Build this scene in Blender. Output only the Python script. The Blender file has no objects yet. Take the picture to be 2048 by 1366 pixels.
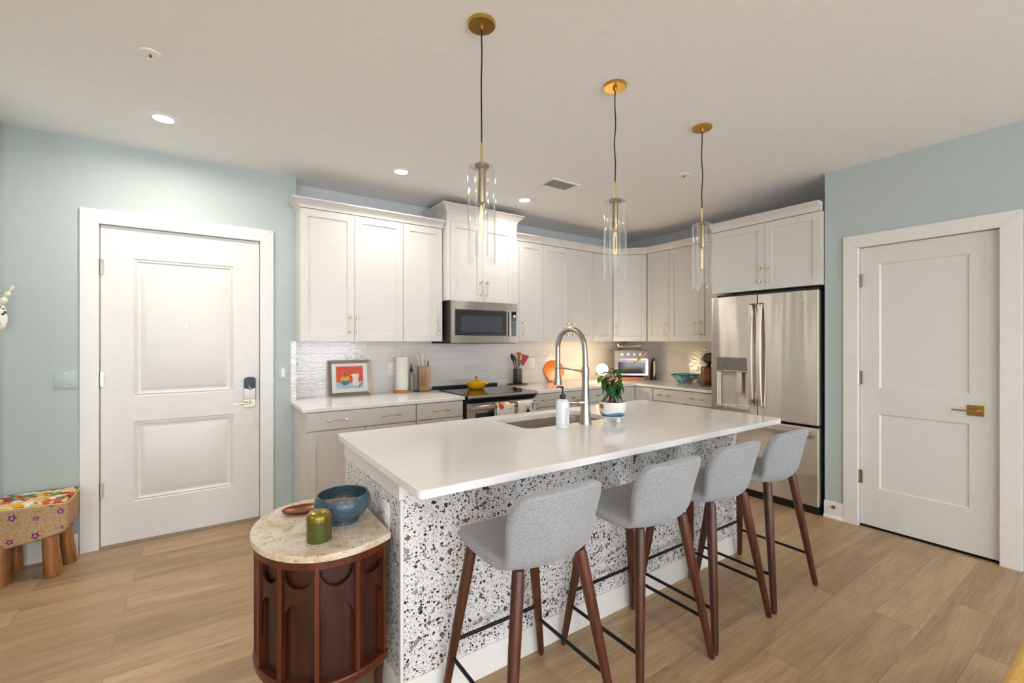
import bpy, bmesh, math, random
from mathutils import Vector, Matrix, noise
PI = math.pi
random.seed(7)
scene = bpy.context.scene
col = scene.collection

# ------------------------------------------------------------------ camera
CAM_H = 1.40
cam_d = bpy.data.cameras.new('camera'); cam = bpy.data.objects.new('camera', cam_d); col.objects.link(cam)
cam_d.sensor_fit = 'HORIZONTAL'; cam_d.sensor_width = 36.0
cam_d.lens = 36.0 * 895.0 / 2048.0
cam_d.shift_x = 0.0; cam_d.shift_y = -0.5 / 2048.0
cam_d.clip_start = 0.02
cam.location = (0, 0, CAM_H)
cam.rotation_euler = (PI / 2, 0, math.radians(55.6 - 90.0))
scene.camera = cam

# ------------------------------------------------------------------ colour management, world, lights
scene.view_settings.view_transform = 'Standard'
scene.view_settings.look = 'None'
scene.view_settings.gamma = 1.0
scene.view_settings.use_curve_mapping = False
scene.view_settings.exposure = 0.0
scene.cycles.use_denoising = True
scene.cycles.max_bounces = 10
scene.cycles.diffuse_bounces = 5
scene.cycles.glossy_bounces = 5
scene.cycles.transparent_max_bounces = 24
scene.cycles.sample_clamp_indirect = 6.0

world = bpy.data.worlds.new('daylight'); scene.world = world
world.use_nodes = True
bg = world.node_tree.nodes['Background']
bg.inputs[0].default_value = (0.87, 0.94, 1.0, 1)
bg.inputs[1].default_value = 8.6

def srgb(r, g, b):
    f = lambda c: (c / 255 / 12.92) if c / 255 <= 0.04045 else ((c / 255 + 0.055) / 1.055) ** 2.4
    return (f(r), f(g), f(b), 1.0)

def downlight(name, loc, energy, colr=(1.0, 0.94, 0.86), size=0.11, spread=160):
    d = bpy.data.lights.new(name, 'AREA'); d.shape = 'DISK'; d.size = size; d.energy = energy; d.color = colr; d.spread = math.radians(spread)
    o = bpy.data.objects.new(name, d); col.objects.link(o); o.location = loc
    return o
CEIL = 2.743
DOWN = [(-0.21, 3.41), (1.276, 3.415), (2.502, 3.44)]
for i, (x, y) in enumerate(DOWN):
    downlight('recessed_lamp', (x, y, CEIL - 0.012), (13, 6.2, 6.2)[i], spread=(172, 160, 162)[i])
# unseen lamps added behind the camera to brighten the room
for (x, y) in ((-0.6, -0.9), (1.2, -1.2), (-2.6, 1.2)):
    downlight('added_fill_lamp', (x, y, CEIL - 0.012), 17)

# daylight comes in through the three tall windows of the living area; portals steer the sampling
WINS = [(-4.0, -2.3), (-1.4, 0.5), (1.6, 3.4)]
WZ0, WZ1, YW = 0.12, 2.45, -4.0
for a, c in WINS:
    d = bpy.data.lights.new('window_portal', 'AREA'); d.shape = 'RECTANGLE'; d.size = c - a; d.size_y = WZ1 - WZ0; d.cycles.is_portal = True
    o = bpy.data.objects.new('window_portal', d); col.objects.link(o); o.location = ((a + c) / 2, YW + 0.02, (WZ0 + WZ1) / 2); o.rotation_euler = (PI / 2, 0, PI)

# ------------------------------------------------------------------ materials
MATS = {}
def nodes_of(name):
    m = bpy.data.materials.new(name); m.use_nodes = True
    nt = m.node_tree
    return m, nt, nt.nodes['Principled BSDF']
def N(nt, t, **kw):
    n = nt.nodes.new(t)
    for k, v in kw.items():
        if k.startswith('i_'):
            key = k[2:]
            key = int(key) if key.isdigit() else key.replace('_', ' ')
            n.inputs[key].default_value = v
        else:
            setattr(n, k, v)
    return n
def ramp(nt, stops, interp='LINEAR'):
    r = nt.nodes.new('ShaderNodeValToRGB'); r.color_ramp.interpolation = interp
    cr = r.color_ramp
    while len(cr.elements) < len(stops): cr.elements.new(0.5)
    for e, (p, c) in zip(cr.elements, stops): e.position = p; e.color = c if len(c) == 4 else (*c, 1)
    return r
def mathn(nt, op, a, b=None):
    n = nt.nodes.new('ShaderNodeMath'); n.operation = op
    for i, v in enumerate((a, b)):
        if v is None: continue
        if isinstance(v, (int, float)): n.inputs[i].default_value = v
        else: nt.links.new(v, n.inputs[i])
    return n.outputs[0]
def mix(nt, fac, a, b, mode='MIX'):
    n = nt.nodes.new('ShaderNodeMix'); n.data_type = 'RGBA'; n.blend_type = mode
    for sock, v in ((0, fac), (6, a), (7, b)):
        if isinstance(v, (int, float)): n.inputs[sock].default_value = v
        elif isinstance(v, tuple): n.inputs[sock].default_value = v
        else: nt.links.new(v, n.inputs[sock])
    return n.outputs[2]
def coords(nt, scale=(1, 1, 1), loc=(0, 0, 0)):
    g = nt.nodes.new('ShaderNodeNewGeometry')
    mp = nt.nodes.new('ShaderNodeMapping'); mp.inputs['Scale'].default_value = scale; mp.inputs['Location'].default_value = loc
    nt.links.new(g.outputs['Position'], mp.inputs['Vector'])
    return mp.outputs[0]
def objco(nt, scale=(1, 1, 1)):
    g = nt.nodes.new('ShaderNodeTexCoord')
    mp = nt.nodes.new('ShaderNodeMapping'); mp.inputs['Scale'].default_value = scale
    nt.links.new(g.outputs['Object'], mp.inputs['Vector'])
    return mp.outputs[0]
def bump(nt, bsdf, h, strength=0.2, dist=0.002):
    b = nt.nodes.new('ShaderNodeBump'); b.inputs['Strength'].default_value = strength; b.inputs['Distance'].default_value = dist
    nt.links.new(h, b.inputs['Height']); nt.links.new(b.outputs[0], bsdf.inputs['Normal'])
def simple(name, c, rough=0.5, metal=0.0, spec=0.5, emit=None, es=0.0, noise_amt=0.0, nscale=20, bumps=0.0, coat=0.0):
    if name in MATS: return MATS[name]
    m, nt, b = nodes_of(name)
    b.inputs['Base Color'].default_value = c; b.inputs['Roughness'].default_value = rough; b.inputs['Metallic'].default_value = metal
    b.inputs['Specular IOR Level'].default_value = spec
    b.inputs['Coat Weight'].default_value = coat
    if emit: b.inputs['Emission Color'].default_value = emit; b.inputs['Emission Strength'].default_value = es
    n = N(nt, 'ShaderNodeTexNoise', i_Scale=nscale, i_Detail=3.0); nt.links.new(objco(nt), n.inputs['Vector'])
    a = max(noise_amt, 0.015)
    dk = tuple(v * (1 - a) for v in c[:3]) + (1,); lt = tuple(min(1, v * (1 + a)) for v in c[:3]) + (1,)
    r = ramp(nt, [(0.3, dk), (0.7, lt)]); nt.links.new(n.outputs[0], r.inputs[0]); nt.links.new(r.outputs[0], b.inputs['Base Color'])
    if bumps: bump(nt, b, n.outputs[0], bumps, 0.001)
    MATS[name] = m
    return m

WHITE = simple('white_trim_paint', srgb(233, 230, 226), 0.35)
DOORW = simple('white_door_paint', srgb(226, 223, 219), 0.38)
CAB = simple('white_cabinet_paint', srgb(219, 215, 211), 0.36)
CABB = simple('shaded_white_cabinet_paint', srgb(212, 206, 200), 0.36)  # white cabinet paint darkened, putting the base units' shade into its colour
CEILM = simple('ceiling_paint', srgb(240, 240, 240), 0.9, spec=0.1)
KWALL = simple('pale_lavender_grey_paint', srgb(207, 206, 208), 0.8, spec=0.2)
BLUE = simple('sage_blue_wall_paint', srgb(187, 197, 195), 0.75, spec=0.2)
PLATE = simple('sage_switch_plate', srgb(180, 197, 194), 0.4)
BRASS = simple('brushed_brass', srgb(202, 165, 92), 0.28, 1.0)
PBRASS = simple('pale_brass', srgb(222, 200, 146), 0.25, 1.0)
NICKEL = simple('brushed_nickel', srgb(178, 172, 164), 0.26, 1.0)
CHROME = simple('chrome', srgb(215, 214, 212), 0.12, 1.0)
BLACK = simple('black_plastic', srgb(22, 23, 26), 0.4)
BLACKM = simple('black_metal', srgb(24, 22, 22), 0.45, 0.3)
DARK = simple('dark_gap', srgb(20, 18, 17), 0.7)
BGLASS = simple('black_glass', srgb(14, 14, 16), 0.05, spec=0.6)
WGLASS = simple('dark_oven_window', srgb(38, 36, 38), 0.08, spec=0.6)
NAVYG = simple('dark_blue_lock_plastic', srgb(22, 36, 56), 0.3)
PLASTICW = simple('white_plastic', srgb(238, 237, 234), 0.35)
CREAM = simple('cream_plastic', srgb(232, 224, 205), 0.4)
CORD = simple('black_cord', srgb(28, 24, 24), 0.7)
WALN = None

def wood(name, c1, c2, scale=(30, 30, 2.0), rough=0.35, coat=0.0, rings=5.0):
    m, nt, b = nodes_of(name)
    co = objco(nt, scale)
    n = N(nt, 'ShaderNodeTexNoise', i_Scale=1.0, i_Detail=5.0, i_Distortion=1.0); nt.links.new(co, n.inputs['Vector'])
    n2 = N(nt, 'ShaderNodeTexNoise', i_Scale=rings, i_Detail=2.0); nt.links.new(co, n2.inputs['Vector'])
    f = mathn(nt, 'ADD', mathn(nt, 'MULTIPLY', n.outputs[0], 0.7), mathn(nt, 'MULTIPLY', n2.outputs[0], 0.3))
    r = ramp(nt, [(0.35, c1), (0.65, c2)]); nt.links.new(f, r.inputs[0]); nt.links.new(r.outputs[0], b.inputs['Base Color'])
    b.inputs['Roughness'].default_value = rough; b.inputs['Coat Weight'].default_value = coat; b.inputs['Coat Roughness'].default_value = 0.15
    bump(nt, b, f, 0.15, 0.001)
    return m
WALNUT = wood('walnut', srgb(60, 29, 18), srgb(98, 52, 33), rough=0.38)
RWOOD = wood('red_brown_walnut', srgb(36, 12, 6), srgb(66, 26, 12), rough=0.36, coat=0.1)
RWOODL = wood('red_brown_walnut_edge', srgb(66, 26, 11), srgb(98, 43, 20), rough=0.3, coat=0.2)
LOG = wood('varnished_log', srgb(120, 70, 34), srgb(168, 108, 60), rough=0.3, coat=0.4, scale=(14, 14, 3))
OAKW = wood('honey_wood', srgb(172, 112, 56), srgb(206, 150, 88), rough=0.4, scale=(40, 40, 3))
BOWLW = wood('turned_bowl_wood', srgb(104, 54, 26), srgb(150, 88, 48), rough=0.35, scale=(6, 6, 60), coat=0.3)

def floor_mat():
    m, nt, b = nodes_of('oak_plank_floor')
    co = coords(nt, (1, 1, 1), (0.35, 0.06, 0))
    br = N(nt, 'ShaderNodeTexBrick', offset=0.37, offset_frequency=2, i_Scale=1.0)
    br.inputs['Color1'].default_value = (0, 0, 0, 1); br.inputs['Color2'].default_value = (1, 1, 1, 1); br.inputs['Mortar'].default_value = (0.5, 0.5, 0.5, 1)
    br.inputs['Mortar Size'].default_value = 0.0012; br.inputs['Brick Width'].default_value = 1.22; br.inputs['Row Height'].default_value = 0.182
    br.inputs['Mortar Smooth'].default_value = 0.1
    nt.links.new(co, br.inputs['Vector'])
    # per plank shift of the grain
    sep = N(nt, 'ShaderNodeVectorMath', operation='MULTIPLY_ADD'); nt.links.new(br.outputs[0], sep.inputs[0])
    sep.inputs[1].default_value = (7.3, 3.1, 5.7); nt.links.new(co, sep.inputs[2])
    mp = N(nt, 'ShaderNodeMapping'); mp.inputs['Scale'].default_value = (1.1, 9, 1); nt.links.new(sep.outputs[0], mp.inputs[0])
    n1 = N(nt, 'ShaderNodeTexNoise', i_Scale=1.0, i_Detail=6.0, i_Roughness=0.6, i_Distortion=0.6); nt.links.new(mp.outputs[0], n1.inputs['Vector'])
    mp2 = N(nt, 'ShaderNodeMapping'); mp2.inputs['Scale'].default_value = (7, 150, 1); nt.links.new(sep.outputs[0], mp2.inputs[0])
    n2 = N(nt, 'ShaderNodeTexNoise', i_Scale=1.0, i_Detail=4.0); nt.links.new(mp2.outputs[0], n2.inputs['Vector'])
    g = mathn(nt, 'ADD', mathn(nt, 'MULTIPLY', n1.outputs[0], 0.65), mathn(nt, 'MULTIPLY', n2.outputs[0], 0.35))
    r = ramp(nt, [(0.32, srgb(154, 124, 92)), (0.5, srgb(183, 152, 116)), (0.68, srgb(205, 176, 138))])
    nt.links.new(g, r.inputs[0])
    pl = ramp(nt, [(0.0, (0.77, 0.755, 0.74)), (1.0, (1.08, 1.08, 1.08))]); nt.links.new(br.outputs[0], pl.inputs[0])
    c = mix(nt, 1.0, r.outputs[0], pl.outputs[0], 'MULTIPLY')
    c = mix(nt, mathn(nt, 'MULTIPLY', br.outputs['Fac'], 0.55), c, srgb(88, 66, 48))
    nt.links.new(c, b.inputs['Base Color']); b.inputs['Roughness'].default_value = 0.36
    h = mathn(nt, 'SUBTRACT', mathn(nt, 'MULTIPLY', g, 0.25), br.outputs['Fac'])
    bump(nt, b, h, 0.25, 0.0012)
    return m
FLOORM = floor_mat()

def terrazzo_mat():
    m, nt, b = nodes_of('terrazzo')
    co = coords(nt)
    nz = N(nt, 'ShaderNodeTexNoise', i_Scale=60.0, i_Detail=1.0); nt.links.new(co, nz.inputs['Vector'])
    v = N(nt, 'ShaderNodeVectorMath', operation='MULTIPLY_ADD'); nt.links.new(nz.outputs['Color'], v.inputs[0]); v.inputs[1].default_value = (0.006,) * 3; nt.links.new(co, v.inputs[2])
    base = srgb(232, 231, 232)
    out = None
    for sc_, keep, rmax, seed in ((220, 0.42, 0.66, 0), (110, 0.50, 0.74, 1), (56, 0.68, 0.8, 2)):
        vo = N(nt, 'ShaderNodeTexVoronoi', i_Scale=float(sc_), i_Randomness=1.0); vo.distance = 'MINKOWSKI'; vo.inputs['Exponent'].default_value = 1.3
        sh = N(nt, 'ShaderNodeVectorMath', operation='ADD'); nt.links.new(v.outputs[0], sh.inputs[0]); sh.inputs[1].default_value = (seed * 3.7,) * 3
        nt.links.new(sh.outputs[0], vo.inputs['Vector'])
        sp = N(nt, 'ShaderNodeSeparateColor'); nt.links.new(vo.outputs['Color'], sp.inputs[0])
        rad = mathn(nt, 'MULTIPLY', mathn(nt, 'SUBTRACT', sp.outputs[0], keep), rmax / (1 - keep))
        msk = mathn(nt, 'LESS_THAN', vo.outputs['Distance'], rad)
        cr = ramp(nt, [(0, srgb(28, 26, 27)), (0.30, srgb(86, 82, 84)), (0.42, srgb(118, 88, 66)), (0.50, srgb(148, 146, 148)), (0.68, srgb(176, 162, 144)), (0.78, srgb(40, 36, 36)), (0.95, srgb(118, 64, 48))], 'CONSTANT')
        nt.links.new(sp.outputs[1], cr.inputs[0])
        out = mix(nt, msk, base if out is None else out, cr.outputs[0])
    g = N(nt, 'ShaderNodeSeparateXYZ'); nt.links.new(co, g.inputs[0])
    def line(sock, period, off):
        t = mathn(nt, 'FRACT', mathn(nt, 'DIVIDE', mathn(nt, 'ADD', sock, off), period))
        return mathn(nt, 'LESS_THAN', t, 0.0022 / period)
    zz = line(g.outputs[2], 0.305, 0.10)
    grid = mathn(nt, 'MAXIMUM', zz, line(g.outputs[1], 0.61, 0.2))
    out = mix(nt, mathn(nt, 'MULTIPLY', grid, 0.6), out, srgb(205, 203, 202))
    nt.links.new(out, b.inputs['Base Color']); b.inputs['Roughness'].default_value = 0.28
    return m
TERR = terrazzo_mat()

def quartz_mat():
    m, nt, b = nodes_of('white_quartz')
    co = coords(nt, (1.1, 2.2, 1))
    n = N(nt, 'ShaderNodeTexNoise', i_Scale=2.2, i_Detail=6.0, i_Distortion=1.6); nt.links.new(co, n.inputs['Vector'])
    r = ramp(nt, [(0.35, srgb(238, 235, 232)), (0.5, srgb(235, 231, 229)), (0.56, srgb(238, 235, 232))]); nt.links.new(n.outputs[0], r.inputs[0])
    nt.links.new(r.outputs[0], b.inputs['Base Color']); b.inputs['Roughness'].default_value = 0.13
    return m
QUARTZ = quartz_mat()

def tile_mat(axis):
    m, nt, b = nodes_of('glazed_subway_tile_' + axis)
    g = nt.nodes.new('ShaderNodeNewGeometry'); s = N(nt, 'ShaderNodeSeparateXYZ'); nt.links.new(g.outputs['Position'], s.inputs[0])
    c = N(nt, 'ShaderNodeCombineXYZ'); nt.links.new(s.outputs[0 if axis == 'x' else 1], c.inputs[0]); nt.links.new(mathn(nt, 'SUBTRACT', s.outputs[2], 0.917), c.inputs[1])
    br = N(nt, 'ShaderNodeTexBrick', offset=0.5, offset_frequency=2, i_Scale=1.0)
    br.inputs['Color1'].default_value = srgb(224, 218, 214); br.inputs['Color2'].default_value = srgb(232, 226, 222); br.inputs['Mortar'].default_value = srgb(222, 218, 214)
    br.inputs['Mortar Size'].default_value = 0.0018; br.inputs['Brick Width'].default_value = 0.302; br.inputs['Row Height'].default_value = 0.0745; br.inputs['Mortar Smooth'].default_value = 0.3
    nt.links.new(c.outputs[0], br.inputs['Vector']); nt.links.new(br.outputs[0], b.inputs['Base Color'])
    mp = N(nt, 'ShaderNodeMapping'); mp.inputs['Scale'].default_value = (20, 60, 1); nt.links.new(c.outputs[0], mp.inputs[0])
    n = N(nt, 'ShaderNodeTexNoise', i_Scale=1.0, i_Detail=1.5, i_Distortion=0.5); nt.links.new(mp.outputs[0], n.inputs['Vector'])
    h = mathn(nt, 'SUBTRACT', mathn(nt, 'MULTIPLY', n.outputs[0], 0.75), mathn(nt, 'MULTIPLY', br.outputs['Fac'], 0.7))
    bump(nt, b, h, 0.65, 0.004)
    b.inputs['Roughness'].default_value = 0.06; b.inputs['Specular IOR Level'].default_value = 0.6
    return m
TILEX, TILEY = tile_mat('x'), tile_mat('y')

def steel_mat(name, c, rough=0.24, wob=0.25, horiz=False):
    m, nt, b = nodes_of(name)
    b.inputs['Metallic'].default_value = 1.0; b.inputs['Roughness'].default_value = rough
    b.inputs['Anisotropic'].default_value = 1.0
    t = N(nt, 'ShaderNodeTangent', direction_type='RADIAL', axis='Z'); nt.links.new(t.outputs[0], b.inputs['Tangent'])
    b.inputs['Anisotropic Rotation'].default_value = 0.25
    n = N(nt, 'ShaderNodeTexNoise', i_Scale=1.0, i_Detail=1.0); nt.links.new(coords(nt, (3, 7, 0.7)), n.inputs['Vector'])
    n2 = N(nt, 'ShaderNodeTexNoise', i_Scale=1.0, i_Detail=3.0); nt.links.new(coords(nt, (900, 900, 6) if not horiz else (6, 6, 900)), n2.inputs['Vector'])
    r = ramp(nt, [(0.3, tuple(v * 0.93 for v in c[:3])), (0.7, c)]); nt.links.new(n2.outputs[0], r.inputs[0]); nt.links.new(r.outputs[0], b.inputs['Base Color'])
    bump(nt, b, n.outputs[0], wob, 0.03)
    return m
STEEL = steel_mat('stainless_steel', srgb(222, 214, 205), 0.28, 0.16)
STEELH = steel_mat('stainless_steel_brushed_sideways', srgb(196, 190, 184), 0.26, 0.05)
SINKM = simple('sink_steel', srgb(205, 194, 184), 0.38, 1.0)

def fabric_mat(name, c1, c2, sc=700, bs=0.5):
    m, nt, b = nodes_of(name)
    co = objco(nt, (1, 1, 0.6))
    n = N(nt, 'ShaderNodeTexNoise', i_Scale=float(sc), i_Detail=2.0); nt.links.new(co, n.inputs['Vector'])
    n2 = N(nt, 'ShaderNodeTexNoise', i_Scale=float(sc) / 4, i_Detail=3.0); nt.links.new(co, n2.inputs['Vector'])
    f = mathn(nt, 'ADD', mathn(nt, 'MULTIPLY', n.outputs[0], 0.55), mathn(nt, 'MULTIPLY', n2.outputs[0], 0.45))
    r = ramp(nt, [(0.38, c1), (0.62, c2)]); nt.links.new(f, r.inputs[0]); nt.links.new(r.outputs[0], b.inputs['Base Color'])
    b.inputs['Roughness'].default_value = 0.95; b.inputs['Specular IOR Level'].default_value = 0.15
    b.inputs['Sheen Weight'].default_value = 0.3
    bump(nt, b, f, bs, 0.001)
    return m
GREYF = fabric_mat('grey_heather_fabric', srgb(128, 130, 134), srgb(176, 177, 180), 1100)
MUSTARD = fabric_mat('mustard_fabric', srgb(176, 130, 40), srgb(214, 168, 66), 400)

def marble_mat():
    m, nt, b = nodes_of('cream_travertine')
    co = coords(nt, (1, 1, 1))
    n = N(nt, 'ShaderNodeTexNoise', i_Scale=9.0, i_Detail=5.0, i_Distortion=1.2); nt.links.new(co, n.inputs['Vector'])
    r = ramp(nt, [(0.3, srgb(192, 166, 136)), (0.46, srgb(214, 198, 174)), (0.6, srgb(224, 213, 196)), (0.75, srgb(204, 178, 142))]); nt.links.new(n.outputs[0], r.inputs[0])
    n2 = N(nt, 'ShaderNodeTexNoise', i_Scale=1.0, i_Detail=2.0, i_Distortion=0.3); nt.links.new(coords(nt, (120, 60, 120)), n2.inputs['Vector'])
    k = ramp(nt, [(0.60, (0, 0, 0)), (0.68, (1, 1, 1))]); nt.links.new(n2.outputs[0], k.inputs[0])
    c = mix(nt, mathn(nt, 'MULTIPLY', k.outputs[0], 0.7), r.outputs[0], srgb(150, 108, 78))
    nt.links.new(c, b.inputs['Base Color']); b.inputs['Roughness'].default_value = 0.25
    return m
TRAV = marble_mat()

def blobs_mat(name, base, cols, scale, keep=0.5, rmax=0.5, rough=0.9, dist=0.02, size=1.0):
    m, nt, b = nodes_of(name)
    co = objco(nt)
    nz = N(nt, 'ShaderNodeTexNoise', i_Scale=scale * 2.0, i_Detail=2.0); nt.links.new(co, nz.inputs['Vector'])
    v = N(nt, 'ShaderNodeVectorMath', operation='MULTIPLY_ADD'); nt.links.new(nz.outputs['Color'], v.inputs[0]); v.inputs[1].default_value = (dist,) * 3; nt.links.new(co, v.inputs[2])
    vo = N(nt, 'ShaderNodeTexVoronoi', i_Scale=float(scale)); nt.links.new(v.outputs[0], vo.inputs['Vector'])
    sp = N(nt, 'ShaderNodeSeparateColor'); nt.links.new(vo.outputs['Color'], sp.inputs[0])
    rad = mathn(nt, 'MULTIPLY', mathn(nt, 'SUBTRACT', sp.outputs[0], keep), rmax / max(0.01, 1 - keep))
    msk = mathn(nt, 'LESS_THAN', vo.outputs['Distance'], rad)
    cr = ramp(nt, [(i / len(cols), c) for i, c in enumerate(cols)], 'CONSTANT'); nt.links.new(sp.outputs[1], cr.inputs[0])
    nt.links.new(mix(nt, msk, base, cr.outputs[0]), b.inputs['Base Color']); b.inputs['Roughness'].default_value = rough
    return m
PATCH = blobs_mat('embroidered_patchwork', srgb(226, 200, 140), [srgb(196, 40, 40), srgb(240, 236, 226), srgb(232, 170, 30), srgb(60, 120, 150), srgb(214, 90, 50), srgb(240, 236, 226), srgb(90, 130, 70), srgb(150, 30, 60)], 24, 0.0, 1.6, dist=0.03)
def side_fabric():
    m, nt, b = nodes_of('khaki_floral_fabric')
    co = objco(nt)
    cur = srgb(176, 158, 118)
    for sc_, keep, rm, cols in ((150, 0.35, 0.45, [srgb(206, 120, 84), srgb(214, 140, 100), srgb(190, 96, 80)]), (13, 0.45, 0.34, [srgb(150, 40, 110), srgb(60, 80, 150)]), (13, 0.45, 0.13, [srgb(236, 150, 40)])):
        nz = N(nt, 'ShaderNodeTexNoise', i_Scale=sc_ * 3.0); nt.links.new(co, nz.inputs['Vector'])
        v = N(nt, 'ShaderNodeVectorMath', operation='MULTIPLY_ADD'); nt.links.new(nz.outputs['Color'], v.inputs[0]); v.inputs[1].default_value = (0.35 / sc_,) * 3; nt.links.new(co, v.inputs[2])
        vo = N(nt, 'ShaderNodeTexVoronoi', i_Scale=float(sc_)); nt.links.new(v.outputs[0], vo.inputs['Vector'])
        sp = N(nt, 'ShaderNodeSeparateColor'); nt.links.new(vo.outputs['Color'], sp.inputs[0])
        rad = mathn(nt, 'MULTIPLY', mathn(nt, 'GREATER_THAN', sp.outputs[0], keep), rm)
        msk = mathn(nt, 'LESS_THAN', vo.outputs['Distance'], rad)
        cr = ramp(nt, [(i / len(cols), c) for i, c in enumerate(cols)], 'CONSTANT'); nt.links.new(sp.outputs[1], cr.inputs[0])
        cur = mix(nt, msk, cur, cr.outputs[0])
    nt.links.new(cur, b.inputs['Base Color']); b.inputs['Roughness'].default_value = 0.9
    return m
FLORAL = side_fabric()
TOWELA = blobs_mat('towel_with_heart_print', srgb(238, 234, 226), [srgb(196, 74, 62), srgb(238, 234, 226), srgb(44, 106, 140), srgb(122, 150, 90), srgb(238, 234, 226), srgb(224, 176, 60)], 24, 0.1, 0.85, dist=0.02)
TOWELB = blobs_mat('towel_with_blue_print', srgb(238, 234, 226), [srgb(96, 150, 190), srgb(238, 234, 226), srgb(238, 234, 226), srgb(30, 44, 84)], 18, 0.62, 0.5, dist=0.012)
UTEN = blobs_mat('painted_utensil_wood', srgb(40, 44, 60), [srgb(230, 190, 40), srgb(240, 240, 236), srgb(170, 40, 40), srgb(40, 90, 60), srgb(30, 34, 60)], 110, 0.2, 0.9, 0.5, 0.003)
STAIN = blobs_mat('leaded_colour_glass', srgb(110, 190, 210), [srgb(120, 190, 205), srgb(60, 150, 190), srgb(232, 84, 40), srgb(60, 120, 80), srgb(130, 200, 210)], 14, 0.0, 1.6, 0.12, 0.01)
ORN = blobs_mat('painted_floral_glaze', srgb(240, 236, 232), [srgb(236, 190, 60), srgb(226, 140, 50), srgb(240, 236, 232), srgb(90, 130, 60), srgb(70, 70, 120), srgb(240, 236, 232)], 60, 0.15, 0.8, 0.2, 0.008)
BLUEG = blobs_mat('mottled_blue_glaze', srgb(66, 86, 100), [srgb(48, 56, 60), srgb(86, 80, 76), srgb(96, 122, 140), srgb(56, 80, 102), srgb(62, 84, 100)], 210, 0.15, 0.9, 0.28, 0.006)
GREENG = blobs_mat('mottled_green_tin', srgb(78, 78, 30), [srgb(50, 48, 24), srgb(66, 70, 30)], 420, 0.55, 0.5, 0.25, 0.002)
COPPER = simple('hammered_copper', srgb(136, 86, 66), 0.32, 0.9, noise_amt=0.25, nscale=160, bumps=0.8)
LEAF = simple('ficus_leaf', srgb(38, 84, 36), 0.35, noise_amt=0.3, nscale=30)
LEAF2 = simple('ficus_leaf_pale', srgb(78, 120, 44), 0.4, noise_amt=0.3, nscale=30)
BARK = simple('ficus_bark', srgb(112, 78, 60), 0.8, noise_amt=0.3, nscale=60, bumps=0.6)
SOIL = simple('potting_soil', srgb(50, 34, 28), 0.95, noise_amt=0.3, nscale=200, bumps=1.0)
YEL = simple('yellow_enamel', srgb(232, 172, 20), 0.15, coat=0.5)
ORANGE = simple('orange_resin', srgb(236, 118, 18), 0.25, noise_amt=0.1, nscale=30)
ORANGED = simple('orange_resin_inlay', srgb(176, 130, 20), 0.3)
SLATE = simple('slate', srgb(96, 88, 80), 0.6, noise_amt=0.15, nscale=60)
CROCK = simple('graphite_metal', srgb(92, 90, 92), 0.35, 0.9, noise_amt=0.12, nscale=30)
RED = simple('red_silicone', srgb(190, 28, 28), 0.4)
GREEN = simple('green_silicone', srgb(40, 100, 50), 0.4)
PAPER = simple('paper_towel', srgb(240, 236, 228), 0.95, noise_amt=0.03, nscale=300, bumps=0.4)
TERRA = simple('terracotta_spot', srgb(196, 100, 60), 0.5)
POTW = simple('white_glaze', srgb(234, 234, 232), 0.18)
POTB1 = simple('slate_blue_glaze', srgb(96, 140, 162), 0.18)
POTB2 = simple('deep_blue_glaze', srgb(42, 100, 142), 0.18)
ACRY = simple('amber_acrylic', srgb(150, 110, 70), 0.1, noise_amt=0.1)
KNIFEW = simple('ivory_handle', srgb(232, 222, 206), 0.35)
STONEF = simple('grey_marbled_resin', srgb(176, 166, 160), 0.3, noise_amt=0.2, nscale=40)
PICR = simple('paint_coral', srgb(222, 96, 70), 0.8, noise_amt=0.15, nscale=40)
PICG = simple('paint_grey_blue', srgb(186, 196, 200), 0.8, noise_amt=0.1, nscale=40)
PICB = simple('paint_blue', srgb(52, 130, 176), 0.8, noise_amt=0.15, nscale=60)
PICY = simple('paint_yellow_green', srgb(206, 186, 50), 0.8, noise_amt=0.2, nscale=60)
PICW = simple('paint_cream', srgb(232, 222, 210), 0.8, noise_amt=0.06, nscale=60)
MATB = simple('picture_mat_board', srgb(232, 236, 234), 0.9)
FRAMEW = simple('champagne_frame', srgb(150, 132, 118), 0.35, 0.6)
GREYTXT = simple('grey_print', srgb(150, 150, 158), 0.6)
DIFF = simple('lamp_diffuser', (1, 1, 1, 1), 0.5, emit=(1.0, 0.96, 0.9, 1), es=30.0)
FILA = simple('glowing_filament', (1, 0.7, 0.3, 1), 0.5, emit=(1.0, 0.62, 0.22, 1), es=4.0)
GLOBE = simple('glowing_globe', (1, 0.95, 0.85, 1), 0.5, emit=(1.0, 0.74, 0.38, 1), es=38.0)
STARCH = simple('star_knob', srgb(238, 236, 236), 0.3)
BTN = simple('pale_key_print', srgb(170, 178, 196), 0.5)

def thin_glass(name, tint=(0.985, 0.987, 0.987, 1), ior=1.45, boost=1.0):
    m, nt, b = nodes_of(name); nt.nodes.remove(b)
    out = nt.nodes['Material Output']
    tr = N(nt, 'ShaderNodeBsdfTransparent'); tr.inputs[0].default_value = tint
    gl = N(nt, 'ShaderNodeBsdfGlossy'); gl.inputs['Roughness'].default_value = 0.02; gl.inputs[0].default_value = (1, 1, 1, 1)
    lw = N(nt, 'ShaderNodeLayerWeight'); lw.inputs[0].default_value = 0.5
    fz = mathn(nt, 'ADD', mathn(nt, 'MULTIPLY', mathn(nt, 'POWER', lw.outputs['Facing'], 3.5), 0.8), 0.03)
    mx = N(nt, 'ShaderNodeMixShader')
    nt.links.new(mathn(nt, 'MULTIPLY', fz, boost), mx.inputs[0]); nt.links.new(tr.outputs[0], mx.inputs[1]); nt.links.new(gl.outputs[0], mx.inputs[2]); nt.links.new(mx.outputs[0], out.inputs[0])
    return m
GLASS = thin_glass('clear_glass')
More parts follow.
